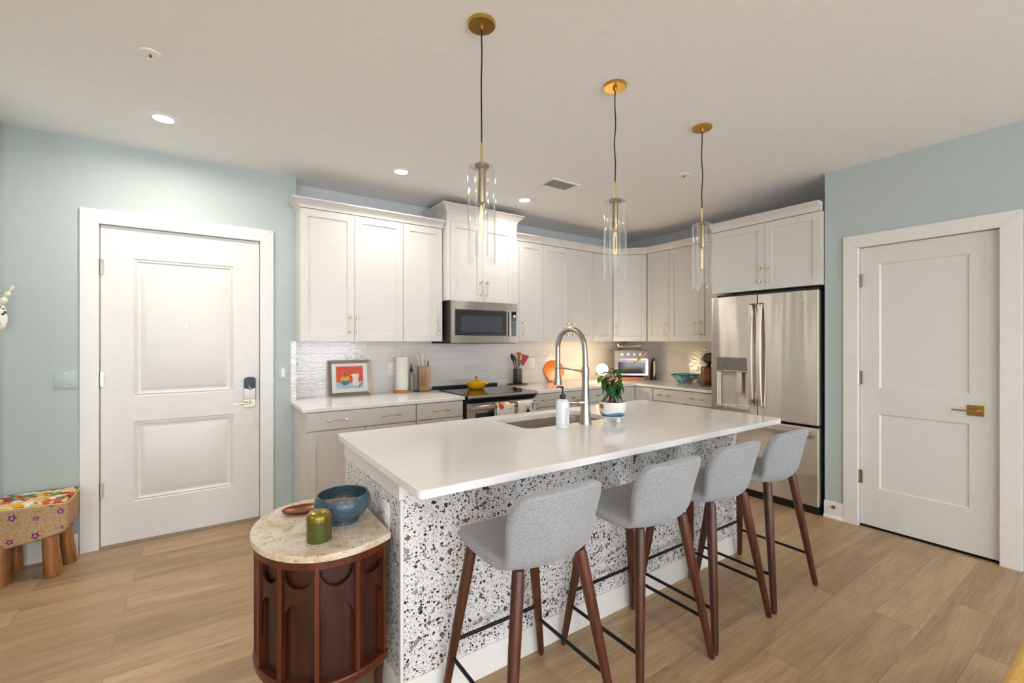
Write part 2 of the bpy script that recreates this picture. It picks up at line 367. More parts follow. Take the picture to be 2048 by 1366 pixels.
BULB = thin_glass('bulb_glass', (1.0, 0.95, 0.88, 1))
ACRYL = thin_glass('clear_acrylic', (0.93, 0.93, 0.92, 1), 1.49)

# ------------------------------------------------------------------ mesh building
class B:
    def __init__(s, M=None): s.bm = bmesh.new(); s.M = M or Matrix.Identity(4); s.mi = 0
    def v(s, p): return s.bm.verts.new(s.M @ Vector(p))
    def f(s, vs):
        try: fc = s.bm.faces.new(vs)
        except ValueError: return None
        fc.material_index = s.mi; return fc
    def box(s, x0, x1, y0, y1, z0, z1):
        p = [s.v((x, y, z)) for z in (z0, z1) for y in (y0, y1) for x in (x0, x1)]
        for q in ((0, 2, 3, 1), (4, 5, 7, 6), (0, 1, 5, 4), (2, 6, 7, 3), (0, 4, 6, 2), (1, 3, 7, 5)): s.f([p[i] for i in q])
        return s
    def rings(s, loops, cap0=True, cap1=True, closed=False):
        R = [[s.v(p) for p in l] for l in loops]; n = len(R[0])
        pairs = list(zip(R[:-1], R[1:])) + ([(R[-1], R[0])] if closed else [])
        for a, b_ in pairs:
            for i in range(n): s.f([a[i], a[(i + 1) % n], b_[(i + 1) % n], b_[i]])
        if not closed:
            if cap0: s.f(list(reversed(R[0])))
            if cap1: s.f(R[-1])
        return s
    def prism(s, pts, z0, z1):
        return s.rings([[(x, y, z0) for x, y in pts], [(x, y, z1) for x, y in pts]])
    def prism_y(s, pts, y0, y1):     # pts in x,z
        return s.rings([[(x, y1, z) for x, z in pts], [(x, y0, z) for x, z in pts]])
    def tube(s, pts, rad, seg=12, cap=True, flat=1.0):
        pts = [Vector(p) for p in pts]; n = len(pts)
        rad = rad if isinstance(rad, (list, tuple)) else [rad] * n
        loops = []; ref = None
        for i, p in enumerate(pts):
            t = (pts[min(i + 1, n - 1)] - pts[max(i - 1, 0)]).normalized()
            if ref is None: ref = Vector((0, 0, 1)) if abs(t.z) < 0.9 else Vector((1, 0, 0))
            u = (ref - t * ref.dot(t)).normalized(); w = t.cross(u); ref = u
            loops.append([p + (u * math.cos(2 * PI * k / seg) + w * flat * math.sin(2 * PI * k / seg)) * rad[i] for k in range(seg)])
        return s.rings(loops, cap, cap)
    def lathe(s, prof, c=(0, 0, 0), seg=32, sx=1.0, sy=1.0, closed=False, rot=0.0):
        loops = [[(c[0] + max(r, 1e-5) * sx * math.cos(rot + 2 * PI * k / seg), c[1] + max(r, 1e-5) * sy * math.sin(rot + 2 * PI * k / seg), c[2] + z) for k in range(seg)] for r, z in prof]
        return s.rings(loops, prof[0][0] > 1e-4, prof[-1][0] > 1e-4, closed)
    def ball(s, c, r, seg=16, sz=1.0):
        return s.lathe([(r * math.sin(PI * i / 8), -r * sz * math.cos(PI * i / 8)) for i in range(9)], c, seg)
    def slab(s, x0, x1, z0, z1, yf, yb, cells=()):
        xs = sorted({x0, x1, *[c[0] for c in cells], *[c[1] for c in cells]}); zs = sorted({z0, z1, *[c[2] for c in cells], *[c[3] for c in cells]})
        for i in range(len(xs) - 1):
            for j in range(len(zs) - 1):
                a, b_, c, d = xs[i], xs[i + 1], zs[j], zs[j + 1]
                if any(abs(q[0] - a) < 1e-6 and abs(q[2] - c) < 1e-6 for q in cells): continue
                s.f([s.v((a, yf, c)), s.v((b_, yf, c)), s.v((b_, yf, d)), s.v((a, yf, d))])
        for (a, b_, c, d, rg) in cells:
            prev = [s.v((a, yf, c)), s.v((b_, yf, c)), s.v((b_, yf, d)), s.v((a, yf, d))]
            for ins, yy in rg:
                cur = [s.v((a + ins, yy, c + ins)), s.v((b_ - ins, yy, c + ins)), s.v((b_ - ins, yy, d - ins)), s.v((a + ins, yy, d - ins))]
                for k in range(4): s.f([prev[k], prev[(k + 1) % 4], cur[(k + 1) % 4], cur[k]])
                prev = cur
            s.f(prev)
        fr = [(x, z) for x in xs for z in (z0,)] + [(x1, z) for z in zs[1:]] + [(x, z1) for x in reversed(xs[:-1])] + [(x0, z) for z in reversed(zs[1:-1])]
        F = [s.v((x, yf, z)) for x, z in fr]; K = [s.v((x, yb, z)) for x, z in fr]
        for i in range(len(fr)): s.f([F[(i + 1) % len(fr)], F[i], K[i], K[(i + 1) % len(fr)]])
        s.f(list(reversed(K)))
        return s
    def sweep(s, path, prof):     # plan path (x,y), profile (out,z), outward = (dy,-dx)
        P = [Vector(p) for p in path]; loops = []
        for i, p in enumerate(P):
            ds = []
            if i > 0: ds.append((P[i] - P[i - 1]).normalized())
            if i < len(P) - 1: ds.append((P[i + 1] - P[i]).normalized())
            ns = [Vector((d.y, -d.x)) for d in ds]
            n = ns[0] if len(ns) == 1 else (ns[0] + ns[1]) / (1 + ns[0].dot(ns[1]))
            loops.append([(p.x + n.x * o, p.y + n.y * o, z) for o, z in prof])
        return s.rings(loops)

ROOT = {}
def tag(o, label=None, cat=None, group=None, kind=None):
    if label: o['label'] = label
    if cat: o['category'] = cat
    if group: o['group'] = group
    if kind: o['kind'] = kind
    return o
def thing(name, label, cat, loc, group=None, kind=None):
    o = bpy.data.objects.new(name, None); col.objects.link(o); o.location = loc; o.empty_display_size = 0.1
    ROOT[o] = Vector(loc)
    return tag(o, label, cat, group, kind)
def mk(name, b, mats, parent=None, label=None, cat=None, group=None, kind=None, bevel=0.0, seg=2, ang=35, sub=0, solid=0.0, local=False, merge=True):
    bm = b.bm
    if merge: bmesh.ops.remove_doubles(bm, verts=bm.verts, dist=1e-5)
    bmesh.ops.recalc_face_normals(bm, faces=bm.faces)
    me = bpy.data.meshes.new(name)
    if parent is not None:
        off = Vector((0, 0, 0)) if local else ROOT[parent]
    else:
        vs = [v.co for v in bm.verts]
        off = Vector(((min(v.x for v in vs) + max(v.x for v in vs)) / 2, (min(v.y for v in vs) + max(v.y for v in vs)) / 2, min(v.z for v in vs))) if kind != 'structure' else Vector((0, 0, 0))
    bmesh.ops.translate(bm, verts=bm.verts, vec=-off)
    bm.to_mesh(me); bm.free()
    for m in (mats if isinstance(mats, (list, tuple)) else [mats]): me.materials.append(m)
    for p in me.polygons: p.use_smooth = True
    me.set_sharp_from_angle(angle=math.radians(ang))
    o = bpy.data.objects.new(name, me); col.objects.link(o)
    if parent is not None: o.parent = parent; ROOT[o] = off
    else: o.location = off; ROOT[o] = off
    if solid: md = o.modifiers.new('s', 'SOLIDIFY'); md.thickness = solid; md.offset = 0
    if bevel: md = o.modifiers.new('b', 'BEVEL'); md.width = bevel; md.segments = seg; md.limit_method = 'ANGLE'; md.angle_limit = math.radians(40); md.harden_normals = True
    if sub: md = o.modifiers.new('u', 'SUBSURF'); md.levels = sub; md.render_levels = sub
    tag(o, label, cat, group, kind)
    return o
def Rz(x, y, deg, z=0): return Matrix.Translation((x, y, z)) @ Matrix.Rotation(math.radians(deg), 4, 'Z')
def struct(name, b, m, **k): return mk(name, b, m, kind='structure', **k)
def rrect(x0, x1, y0, y1, r, n=6):
    pts = []
    for cx, cy, a in ((x1 - r, y0 + r, -90), (x1 - r, y1 - r, 0), (x0 + r, y1 - r, 90), (x0 + r, y0 + r, 180)):
        for i in range(n + 1): t = math.radians(a + 90 * i / n); pts.append((cx + r * math.cos(t), cy + r * math.sin(t)))
    return pts

# ------------------------------------------------------------------ the room
YB, YK, XK, XR, XL = 4.05, 4.21, 4.78, 4.10, -1.03      # blue wall, kitchen wall, fridge wall, pantry wall, left wall
XC = 0.614                                                # where the kitchen recess starts
struct('floor', B().box(-4.5, 5.0, -4.0, 4.4, -0.1, 0), FLOORM)
struct('ceiling', B().box(-4.5, 5.0, -4.0, 4.4, CEIL, CEIL + 0.1), CEILM)
DX0, DX1, DZ = -0.59, 0.355, 2.19
b = B(); b.box(-1.3, DX0 - 0.012, YB, YB + 0.16, 0, CEIL).box(DX1 + 0.012, XC, YB, YB + 0.16, 0, CEIL).box(DX0 - 0.012, DX1 + 0.012, YB, YB + 0.16, DZ + 0.012, CEIL).box(DX0 - 0.012, DX1 + 0.012, YB + 0.1, YB + 0.16, 0, DZ + 0.012)
struct('wall_back', b, BLUE)
struct('wall_kitchen', B().box(XC, XK + 0.1, YK, YK + 0.1, 0, CEIL), KWALL)
struct('wall_fridge', B().box(XK, XK + 0.1, 1.55, YK, 0, CEIL), KWALL)
PY0, PY1, PZ = 0.585, 1.32, 2.11
b = B(); b.box(XR, XK, PY1 + 0.012, 1.545, 0, CEIL).box(XR, XK, -4.0, PY0 - 0.012, 0, CEIL).box(XR, XK, PY0 - 0.012, PY1 + 0.012, PZ + 0.012, CEIL).box(XR + 0.12, XK, PY0 - 0.012, PY1 + 0.012, 0, PZ + 0.012)
struct('wall_right', b, BLUE)
struct('wall_left', B().box(XL - 0.1, XL, 3.0, YB, 0, CEIL), BLUE)
# living area behind the camera: outer wall with its windows, and the far left wall
b = B(); xs_ = [-4.5] + [v_ for w_ in WINS for v_ in w_] + [4.2]
for k in range(0, len(xs_), 2): b.box(xs_[k], xs_[k + 1], YW - 0.12, YW, 0, CEIL)
for a, c in WINS: b.box(a, c, YW - 0.12, YW, 0, WZ0).box(a, c, YW - 0.12, YW, WZ1, CEIL)
struct('wall_front', b, BLUE)
struct('wall_far_left', B().box(-4.6, -4.5, -4.0, 4.2, 0, CEIL), BLUE)
struct('wall_hall', B().box(-4.5, XL - 0.1, YB, YB + 0.1, 0, CEIL), BLUE)
for k, (a, c) in enumerate(WINS):
    b = B()
    for x in (a, (a + c) / 2 - 0.025, c - 0.05): b.box(x, x + 0.05, YW - 0.08, YW - 0.03, WZ0, WZ1)
    b.box(a, c, YW - 0.08, YW - 0.03, WZ0, WZ0 + 0.05).box(a, c, YW - 0.08, YW - 0.03, WZ1 - 0.05, WZ1)
    struct('window_%d' % (k + 1), b, WHITE, merge=False)
# baseboards
def baseprof(): return [(0, 0), (0.030, 0), (0.030, 0.012), (0.016, 0.028), (0.016, 0.122), (0.010, 0.132), (0, 0.132)]
struct('baseboard_back', B().sweep([(XL, YB), (-0.69, YB)], baseprof()), WHITE)
struct('baseboard_right', B().sweep([(XR + 0.2, 1.545), (XR, 1.545), (XR, 1.415)][::-1] if False else [(XR, 1.545), (XR, 1.413)], baseprof()), WHITE)
b = B(); b.M = Rz(XR - 0.016, 1.478, -90)
b.tube([(0, 0, 0.092), (0, -0.006, 0.092)], 0.014, 14).tube([(0, -0.004, 0.092), (0, -0.02, 0.092)], 0.006, 10)
mk('door_stop', b, NICKEL, label='small round nickel door stop screwed to the baseboard by the refrigerator', cat='door stop')
# casings
def casing(name, M, x0, x1, z1, w=0.094, d=0.018):
    b = B(M)
    for k in (0,):
        L = [(x0 - w, 0), (x0, 0), (x0, z1), (x1, z1), (x1, 0), (x1 + w, 0), (x1 + w, z1 + w), (x0 - w, z1 + w)]
    # three mitred boards
    b.prism_y([(x0 - w, 0), (x0, 0), (x0, z1), (x0 - w, z1 + w)], -d, 0)
    b.prism_y([(x1, 0), (x1 + w, 0), (x1 + w, z1 + w), (x1, z1)], -d, 0)
    b.prism_y([(x0, z1), (x1, z1), (x1 + w, z1 + w), (x0 - w, z1 + w)], -d, 0)
    # jamb
    b.box(x0 - 0.012, x0, 0, 0.10, 0, z1 + 0.012).box(x1, x1 + 0.012, 0, 0.10, 0, z1 + 0.012).box(x0, x1, 0, 0.10, z1, z1 + 0.012)
    return struct(name, b, WHITE, bevel=0.002, merge=False)
casing('trim_1', Rz(0, YB, 0), DX0, DX1, DZ)
casing('trim_2', Rz(XR, 0, -90), -PY1, -PY0, PZ)

def hinge(M, x, z, parent):
    b = B(M); b.box(x - 0.004, x + 0.022, 0.004, 0.008, z - 0.05, z + 0.05).tube([(x - 0.003, -0.003, z - 0.05), (x - 0.003, -0.003, z + 0.05)], 0.0065, 10)
    mk('hinge', b, NICKEL, parent)
# entry door
M = Rz(0, YB, 0)
d1 = thing('door_1', 'white entry door with two raised panels', 'door', (-0.12, YB, 0), kind='structure')
y0 = 0.012
rg = [(0.0, y0), (0.007, y0 + 0.008), (0.017, y0 + 0.003), (0.026, y0 + 0.012), (0.038, y0 + 0.014), (0.074, y0 + 0.001)]
b = B(M).slab(DX0 + 0.004, DX1 - 0.004, 0.012, DZ - 0.004, y0, y0 + 0.045, [(-0.415, 0.178, 1.015, 1.976, rg), (-0.415, 0.178, 0.283, 0.84, rg)])
slab1 = mk('door_slab', b, DOORW, d1, ang=25)
for z in (1.903, 1.144, 0.389): hinge(M, DX0, z, d1)
b = B(M); b.box(0.245, 0.325, -0.004, y0, 0.945, 1.12); lock = mk('smart_lock', b, NICKEL, d1, bevel=0.004)
pts = [(0.247, 1.035), (0.285, 1.027), (0.323, 1.035)] + [(0.285 + 0.038 * math.cos(math.radians(t)), 1.10 + 0.022 * math.sin(math.radians(t))) for t in range(0, 181, 15)]
b = B(M); b.prism_y(pts, -0.028, 0.0); mk('lock_cover', b, NAVYG, lock, bevel=0.004)
b = B(M); b.tube([(0.276, -0.034, 1.055), (0.290, -0.034, 1.02)], 0.007, 10); mk('thumb_turn', b, CHROME, lock)
b = B(M); b.box(0.245, 0.323, 0.0, y0, 0.885, 0.955); b.tube([(0.286, 0.005, 0.925), (0.286, -0.05, 0.925)], [0.016, 0.009], 14); b.tube([(0.29, -0.05, 0.925), (0.235, -0.052, 0.922), (0.175, -0.05, 0.917)], [0.009, 0.008, 0.005], 10)
mk('door_lever', b, simple('champagne_lever', srgb(222, 212, 186), 0.25, 1.0), d1, bevel=0.002)
b = B(M); b.tube([(-0.118, y0 + 0.002, 1.507), (-0.118, y0 - 0.006, 1.507)], 0.008, 16); mk('peephole', b, CHROME, d1)
b = B(M); b.box(DX0, DX1, -0.02, 0.1, 0, 0.010); mk('threshold', b, simple('threshold_bronze', srgb(150, 128, 104), 0.4), d1)
# pantry door
M = Rz(XR, 0, -90)
d2 = thing('door_2', 'white pantry door with two flat recessed panels', 'door', (XR, 0.95, 0), kind='structure')
y0 = 0.022
rg = [(0.0, y0), (0.010, y0 + 0.009)]
b = B(M).slab(-PY1 + 0.003, -PY0 - 0.005, 0.016, PZ - 0.004, y0, y0 + 0.04, [(-1.20, -0.725, 1.05, 1.975, rg), (-1.20, -0.725, 0.303, 0.86, rg)])
mk('door_slab', b, DOORW, d2, ang=25)
for z in (1.86, 1.125, 0.375): hinge(Rz(XR, 0, -90), -PY1, z, d2)
b = B(M); b.box(-0.735, -0.655, y0 - 0.008, y0, 0.915, 0.985); b.tube([(-0.685, y0, 0.95), (-0.685, y0 - 0.055, 0.95)], [0.014, 0.008], 14); b.box(-0.80, -0.678, y0 - 0.062, y0 - 0.050, 0.945, 0.955)
mk('door_lever', b, BRASS, d2, bevel=0.002)
b = B(M); b.box(-PY0 - 0.0015, -PY0 - 0.0003, 0.004, 0.03, 0.90, 0.98); mk('strike_plate', b, BRASS, d2)
b = B(M); b.box(-PY1, -PY0, 0.015, 0.10, 0.0, 0.006); mk('threshold', b, DARK, d2)

# switch plates / outlets
def plate(name, M, x, z, w, h, m, label, rocker=None, outlet=False, blank=False, par=None, grp=None):
    t = thing(name, label, 'switch plate' if 'plate' in name else 'outlet', tuple(M @ Vector((x, 0, z - h / 2))), grp)
    b = B(M); b.slab(x - w / 2, x + w / 2, z - h / 2, z + h / 2, -0.003, 0.0, [(x - w / 2, x + w / 2, z - h / 2, z + h / 2, [(0.005, -0.006)])])
    mk('cover', b, m, t)
    if rocker: b = B(M); b.box(x - 0.014, x + 0.014, -0.010, -0.005, z - 0.034, z + 0.034); mk('rocker', b, rocker, t, bevel=0.002)
    if outlet:
        for dz in (-0.02, 0.02):
            b = B(M); b.lathe([(0.0165, 0), (0.0165, 0.003)], (0, 0, 0), 20); b.bm.verts.ensure_lookup_table()
            b2 = B(M); b2.prism_y([(x + 0.0165 * math.cos(a), z + dz + 0.014 * math.sin(a)) for a in [2 * PI * k / 20 for k in range(20)]], -0.0085, -0.005)
            b2.mi = 1; b2.box(x - 0.007, x - 0.005, -0.0092, -0.0084, z + dz - 0.004, z + dz + 0.006).box(x + 0.005, x + 0.007, -0.0092, -0.0084, z + dz - 0.004, z + dz + 0.006)
            mk('socket', b2, [m, DARK], t)
    if blank:
        for dz in (-0.042, 0.042): mk('screw', B(M).tube([(x, -0.005, z + dz), (x, -0.0075, z + dz)], 0.0035, 8), NICKEL, t)
    return t
MB_ = Rz(0, YB, 0)
plate('switch_plate', MB_, -0.752, 1.15, 0.115, 0.118, PLATE, 'blank sage green wall plate left of the entry door', blank=True)
plate('switch_plate', MB_, 0.519, 1.145, 0.078, 0.118, PLATE, 'sage green plate with white rocker switch between entry door and cabinets', rocker=PLASTICW)

# backsplash
struct('wall_backsplash_back', B().box(XC, XK - 0.006, YK - 0.01, YK, 0.88, 1.45), TILEX)
struct('wall_backsplash_side', B().box(XK - 0.01, XK, 2.47, YK - 0.01, 0.88, 1.45), TILEY)
struct('wall_backsplash_return', B().box(0.575, XC, YB - 0.008, YB, 0.915, 1.40), TILEX)
MK_ = Rz(0, YK - 0.01, 0)
plate('wall_outlet', MK_, 1.50, 1.135, 0.112, 0.122, PLASTICW, 'white double wall outlet on the tiles behind the paper towel roll', outlet=True)
plate('wall_outlet', MK_, 3.155, 1.148, 0.078, 0.122, PLASTICW, 'white wall outlet on the tiles right of the utensil crock', outlet=True)
plate('wall_outlet', MK_, 3.90, 1.175, 0.078, 0.122, PLASTICW, 'white wall outlet on the tiles above the glowing globe lamp', outlet=True)

# ------------------------------------------------------------------ cabinets
def pull(M, x, z, yf, parent, vert=True, L=0.128):
    b = B(M)
    h = L / 2
    for sgn in (-1, 1):
        c = (x, z + sgn * h * 0.94) if vert else (x + sgn * h, z)
        b.mi = 0; b.tube([(c[0], yf, c[1]), (c[0], yf - 0.005, c[1]), (c[0], yf - 0.006, c[1]), (c[0], yf - 0.034, c[1])], [0.008, 0.008, 0.005, 0.006], 12)
        e = (0, 0, 0.010) if vert else (0.010, 0, 0)
        p = Vector((c[0], yf - 0.034, c[1])); b.tube([p - Vector(e), p + Vector(e)], 0.0085, 12)
    b.mi = 1
    e = Vector((0, 0, h + 0.022)) if vert else Vector((h + 0.022, 0, 0))
    p = Vector((x, yf - 0.034, z)); b.tube([p - e, p + e], 0.0062, 10)
    mk('handle', b, [PBRASS, ACRYL], parent, label='brass and clear acrylic bar handle')
def shaker(M, x0, x1, z0, z1, yf, parent, hx=None, hz=1.537, fr=0.058, t=0.02, nm='door', paint=None):
    b = B(M).slab(x0, x1, z0, z1, yf, yf + t, [(x0 + fr, x1 - fr, z0 + fr, z1 - fr, [(0.0, yf), (0.002, yf + 0.010)])])
    d = mk(nm, b, paint or CAB, parent, ang=25)
    if hx is not None: pull(M, hx, hz, yf, d)
    return d
def drawer(M, x0, x1, z0, z1, yf, parent, hs, t=0.02):
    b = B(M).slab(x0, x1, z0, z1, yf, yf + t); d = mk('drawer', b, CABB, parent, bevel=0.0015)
    for hx in hs: pull(M, hx, (z0 + z1) / 2 + 0.003, yf, d, vert=False, L=0.125)
    return d
UB, UT = 1.40, 2.458
def upper(name, label, M, x0, x1, doors, z0=UB, z1=UT, yf=3.86, depth=0.33, grp='wall cabinets', body_pts=None):
    # M places local x along the wall; yf = door plane in local y
    loc = M @ Vector(((x0 + x1) / 2, yf + depth / 2, z0))
    t = thing(name, label, 'cabinet', tuple(loc), grp)
    b = B(M)
    if body_pts: b.prism(body_pts, z0, z1 + 0.006)
    else: b.box(x0, x1, yf + 0.022, yf + depth, z0, z1 + 0.006)
    mk('body', b, CAB, t, bevel=0.001)
    for dd in doors: shaker(M, *dd[:2], z0 + 0.0, z1, yf, t, *dd[2:])
    return t
MI = Matrix.Identity(4)
upper('wall_cabinet', 'white two-door wall cabinet nearest the entry door', MI, 0.614, 1.460, [(0.617, 1.036, 0.996), (1.039, 1.458, 1.050)])
upper('wall_cabinet', 'white single-door wall cabinet left of the microwave', MI, 1.461, 1.856, [(1.463, 1.842, 1.79)])
upper('wall_cabinet', 'tall white two-door cabinet above the microwave', MI, 1.858, 2.655, [(1.895, 2.246, 2.215, 1.91), (2.249, 2.602, 2.282, 1.91)], z0=1.785, z1=2.535, yf=3.79, depth=0.40)
upper('wall_cabinet', 'narrow white wall cabinet just right of the microwave', MI, 2.657, 3.055, [(2.74, 3.053, 2.777)])
upper('wall_cabinet', 'white two-door wall cabinet above the orange board', MI, 3.056, 3.823, [(3.058, 3.440, 3.398), (3.443, 3.821, 3.482)])
upper('wall_cabinet', 'slim white wall cabinet left of the diagonal corner cabinet', MI, 3.824, 4.165, [(3.826, 4.150, 3.862)])
# diagonal corner cabinet: local frame rotated
cx0, cy0, cx1, cy1 = 4.155, 3.86, 4.43, 3.565
ang = math.degrees(math.atan2(cy1 - cy0, cx1 - cx0)); LD = math.hypot(cx1 - cx0, cy1 - cy0)
MD = Rz(cx0, cy0, ang)
t = thing('wall_cabinet', 'white diagonal cabinet in the corner above the toaster oven', 'cabinet', (4.45, 3.9, UB), 'wall cabinets')
nx, ny = 0.018 * math.sin(math.radians(-ang)), 0.018 * math.cos(math.radians(-ang))
b = B().prism([(4.168, YK - 0.012), (4.168, cy0 + 0.022), (cx0 + nx + 0.01, cy0 + ny + 0.004), (cx1 + nx + 0.004, cy1 + ny + 0.01), (cx1 + 0.025, 3.562), (XK - 0.012, 3.562), (XK - 0.012, YK - 0.012)], UB, UT + 0.006)
mk('body', b, CAB, t)
shaker(MD, 0.006, LD - 0.006, UB, UT, 0.0, t, 0.04)
MR = Rz(4.43, 0, -90)    # local x = -Y, local y = into the wall
upper('wall_cabinet', 'narrow white wall cabinet right of the diagonal corner cabinet', MR, -3.560, -3.252, [(-3.555, -3.254, -3.288)], yf=0.0, depth=0.335)
upper('wall_cabinet', 'white two-door wall cabinet beside the refrigerator', MR, -3.250, -2.486, [(-3.248, -2.868, -2.904), (-2.865, -2.488, -2.83)], yf=0.0, depth=0.335)
MF = Rz(4.05, 0, -90)
FT = thing('wall_cabinet', 'deep white two-door cabinet over the refrigerator', 'cabinet', (4.4, 2.0, 1.85), 'wall cabinets')
mk('body', B(MF).box(-2.483, -1.552, 0.022, 0.715, 1.855, 2.446), CAB, FT)
shaker(MF, -2.481, -1.990, 1.855, 2.440, 0.0, FT, -2.022, 1.985)
shaker(MF, -1.987, -1.553, 1.855, 2.440, 0.0, FT, -1.955, 1.985)
# crown mouldings
def crown(name, path, z0, z1, out=0.06, back=0.02):
    n = 7; pr = [(-back, z0), (0.004, z0)]
    for i in range(n + 1):
        t = i / n; pr.append((0.006 + (out - 0.012) * (1 - math.cos(t * PI / 2)), z0 + 0.008 + (z1 - z0 - 0.020) * math.sin(t * PI / 2) if False else z0 + 0.008 + (z1 - z0 - 0.022) * t))
    pr += [(out, z1 - 0.012), (out, z1), (-back, z1)]
    struct(name, B().sweep(path, pr), CAB)
crown('trim_3', [(0.614, YB - 0.005), (0.614, 3.86), (1.852, 3.86)], 2.464, 2.530)
crown('trim_4', [(1.858, YK - 0.01), (1.858, 3.79), (2.655, 3.79), (2.655, YK - 0.01)], 2.600, 2.685, 0.065)
crown('trim_5', [(2.660, 3.86), (4.155, 3.86), (4.43, 3.565), (4.43, 2.487)], 2.464, 2.530)
crown('trim_6', [(4.05, 2.483), (4.05, 1.55)], 2.446, 2.516)
struct('trim_7', B().box(1.858, 2.655, 3.79, 3.81, 2.536, 2.602).box(1.858, 1.878, 3.81, YK - 0.01, 2.541, 2.602).box(2.635, 2.655, 3.81, YK - 0.01, 2.541, 2.602).box(1.858, 1.893, 3.792, 3.812, 1.785, 2.536).box(2.604, 2.655, 3.792, 3.812, 1.785, 2.536).box(2.658, 2.738, 3.862, 3.882, UB, 2.462), CAB)

# base cabinets
BZ0, BZ1 = 0.10, 0.884
def base(label, M, x0, x1, yf, depth, drawers=(), doors=(), pieces=None):
    t = thing('base_cabinet', label, 'cabinet', tuple(M @ Vector(((x0 + x1) / 2, yf + depth / 2, 0))), 'base cabinets')
    b = B(M).box(x0, x1, yf + 0.022, yf + depth, BZ0, BZ1).box(x0, x1, yf + 0.09, yf + depth, 0, BZ0)
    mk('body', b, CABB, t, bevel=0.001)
    for dr in drawers: drawer(M, dr[0], dr[1], 0.745, 0.876, yf, t, dr[2])
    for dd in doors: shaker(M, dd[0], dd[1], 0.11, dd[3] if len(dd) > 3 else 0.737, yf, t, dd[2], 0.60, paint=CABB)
    return t
t = base('white base cabinet at the left end with one wide drawer', MI, 0.597, 1.437, 3.50, 0.54, [(0.605, 1.432, (0.812, 1.22))], [(0.605, 1.016, 0.975), (1.020, 1.432, 1.060)])
base('white base cabinet left of the range', MI, 1.438, 1.880, 3.50, 0.70, [(1.443, 1.872, (1.655,))], [(1.443, 1.872, 1.84)])
base('white base cabinet right of the range', MI, 2.640, 3.030, 3.50, 0.70, [(2.655, 3.026, (2.826,))], [(2.655, 3.026, 2.70)])
base('white base cabinet behind the potted plant with two-pull drawer', MI, 3.031, 3.775, 3.50, 0.70, [(3.035, 3.771, (3.224, 3.577))], [(3.035, 3.400, 3.36), (3.405, 3.771, 3.445)])
base('white corner base cabinet with a full-height door', MI, 3.776, 4.125, 3.50, 0.70, [], [(3.79, 4.128, None, 0.876)])
MS = Rz(4.13, 0, -90)
base('white base cabinet below the toaster oven with a full-height door', MS, -3.520, -3.243, 0.0, 0.64, [], [(-3.498, -3.247, None, 0.876)])
base('white base cabinet beside the refrigerator with two-pull drawer', MS, -3.242, -2.490, 0.0, 0.64, [(-3.238, -2.496, (-3.081, -2.685))], [(-3.238, -2.870, -2.91), (-2.865, -2.496, -2.82)])

# countertops
cz0, cz1 = 0.885, 0.915
mk('countertop', B().prism([(0.57, YB - 0.002), (0.57, 3.50), (0.595, 3.475), (1.881, 3.475), (1.881, YK - 0.012), (XC + 0.002, YK - 0.012), (XC + 0.002, YB - 0.002)][::-1], cz0, cz1), QUARTZ, label='white quartz countertop between the entry wall and the range', cat='countertop', bevel=0.004)
mk('countertop', B().prism([(2.636, 3.475), (4.11, 3.475), (4.11, 2.487), (XK - 0.012, 2.487), (XK - 0.012, YK - 0.012), (2.636, YK - 0.012)], cz0, cz1), QUARTZ, label='white quartz L-shaped countertop from the range to the refrigerator', cat='countertop', bevel=0.004)
# island
IX0, IX1, IY0, IY1 = 0.57, 2.99, 1.36, 2.46
HX0, HX1, HY0, HY1 = 1.465, 2.14, 1.985, 2.345
outer = rrect(IX0, IX1, IY0, IY1, 0.025, 4); inner = rrect(HX0, HX1, HY0, HY1, 0.06, 6)
b = B()
def ringface(b, z, up):
    O = [b.v((x, y, z)) for x, y in outer]; I = [b.v((x, y, z)) for x, y in inner]
    es = []
    for L in (O, I):
        for i in range(len(L)): es.append(b.bm.edges.new((L[i], L[(i + 1) % len(L)])))
    bmesh.ops.triangle_fill(b.bm, use_beauty=True, edges=es)
    return O, I
O1, I1 = ringface(b, cz1, True); O0, I0 = ringface(b, cz0, False)
for A, C in ((O1, O0), (I1, I0)):
    for i in range(len(A)): b.f([A[i], A[(i + 1) % len(A)], C[(i + 1) % len(A)], C[i]])
mk('island_countertop', b, QUARTZ, label='long white quartz island countertop with a sink cutout', cat='countertop', bevel=0.004, ang=40)
isl = thing('kitchen_island', 'kitchen island base clad in speckled terrazzo tiles', 'island', (1.76, 2.0, 0))
JX0, JX1, JY0, JY1 = 0.605, 2.935, 1.625, 2.43
b = B().box(JX0 + 0.012, HX0 - 0.04, JY0 + 0.012, JY1, 0.1, cz0).box(HX1 + 0.04, JX1 - 0.012, JY0 + 0.012, JY1, 0.1, cz0).box(HX0 - 0.04, HX1 + 0.04, JY0 + 0.012, HY0 - 0.03, 0.1, cz0).box(HX0 - 0.04, HX1 + 0.04, HY1 + 0.03, JY1, 0.1, cz0).box(JX0 + 0.012, JX1 - 0.012, JY0 + 0.012, JY1 - 0.07, 0, 0.1)
mk('body', b, CAB, isl)
mk('terrazzo_panel', B().box(JX0 + 0.013, JX1, JY0, JY0 + 0.012, 0.0, 0.822), TERR, isl, label='terrazzo tiles on the side facing the stools')
mk('terrazzo_panel', B().box(JX0, JX0 + 0.012, JY0 + 0.014, JY1, 0.0, 0.80), TERR, isl, label='terrazzo tiles on the end facing the side table')
mk('terrazzo_panel', B().box(JX1 - 0.012, JX1, JY0 + 0.014, JY1, 0.0, 0.80), TERR, isl)
b = B().box(JX0 - 0.006, JX0 + 0.012, JY0 - 0.002, JY1, 0.802, cz0).box(JX0 + 0.012, JX1, JY0 - 0.002, JY0 + 0.012, 0.824, cz0)
mk('apron', b, WHITE, isl)
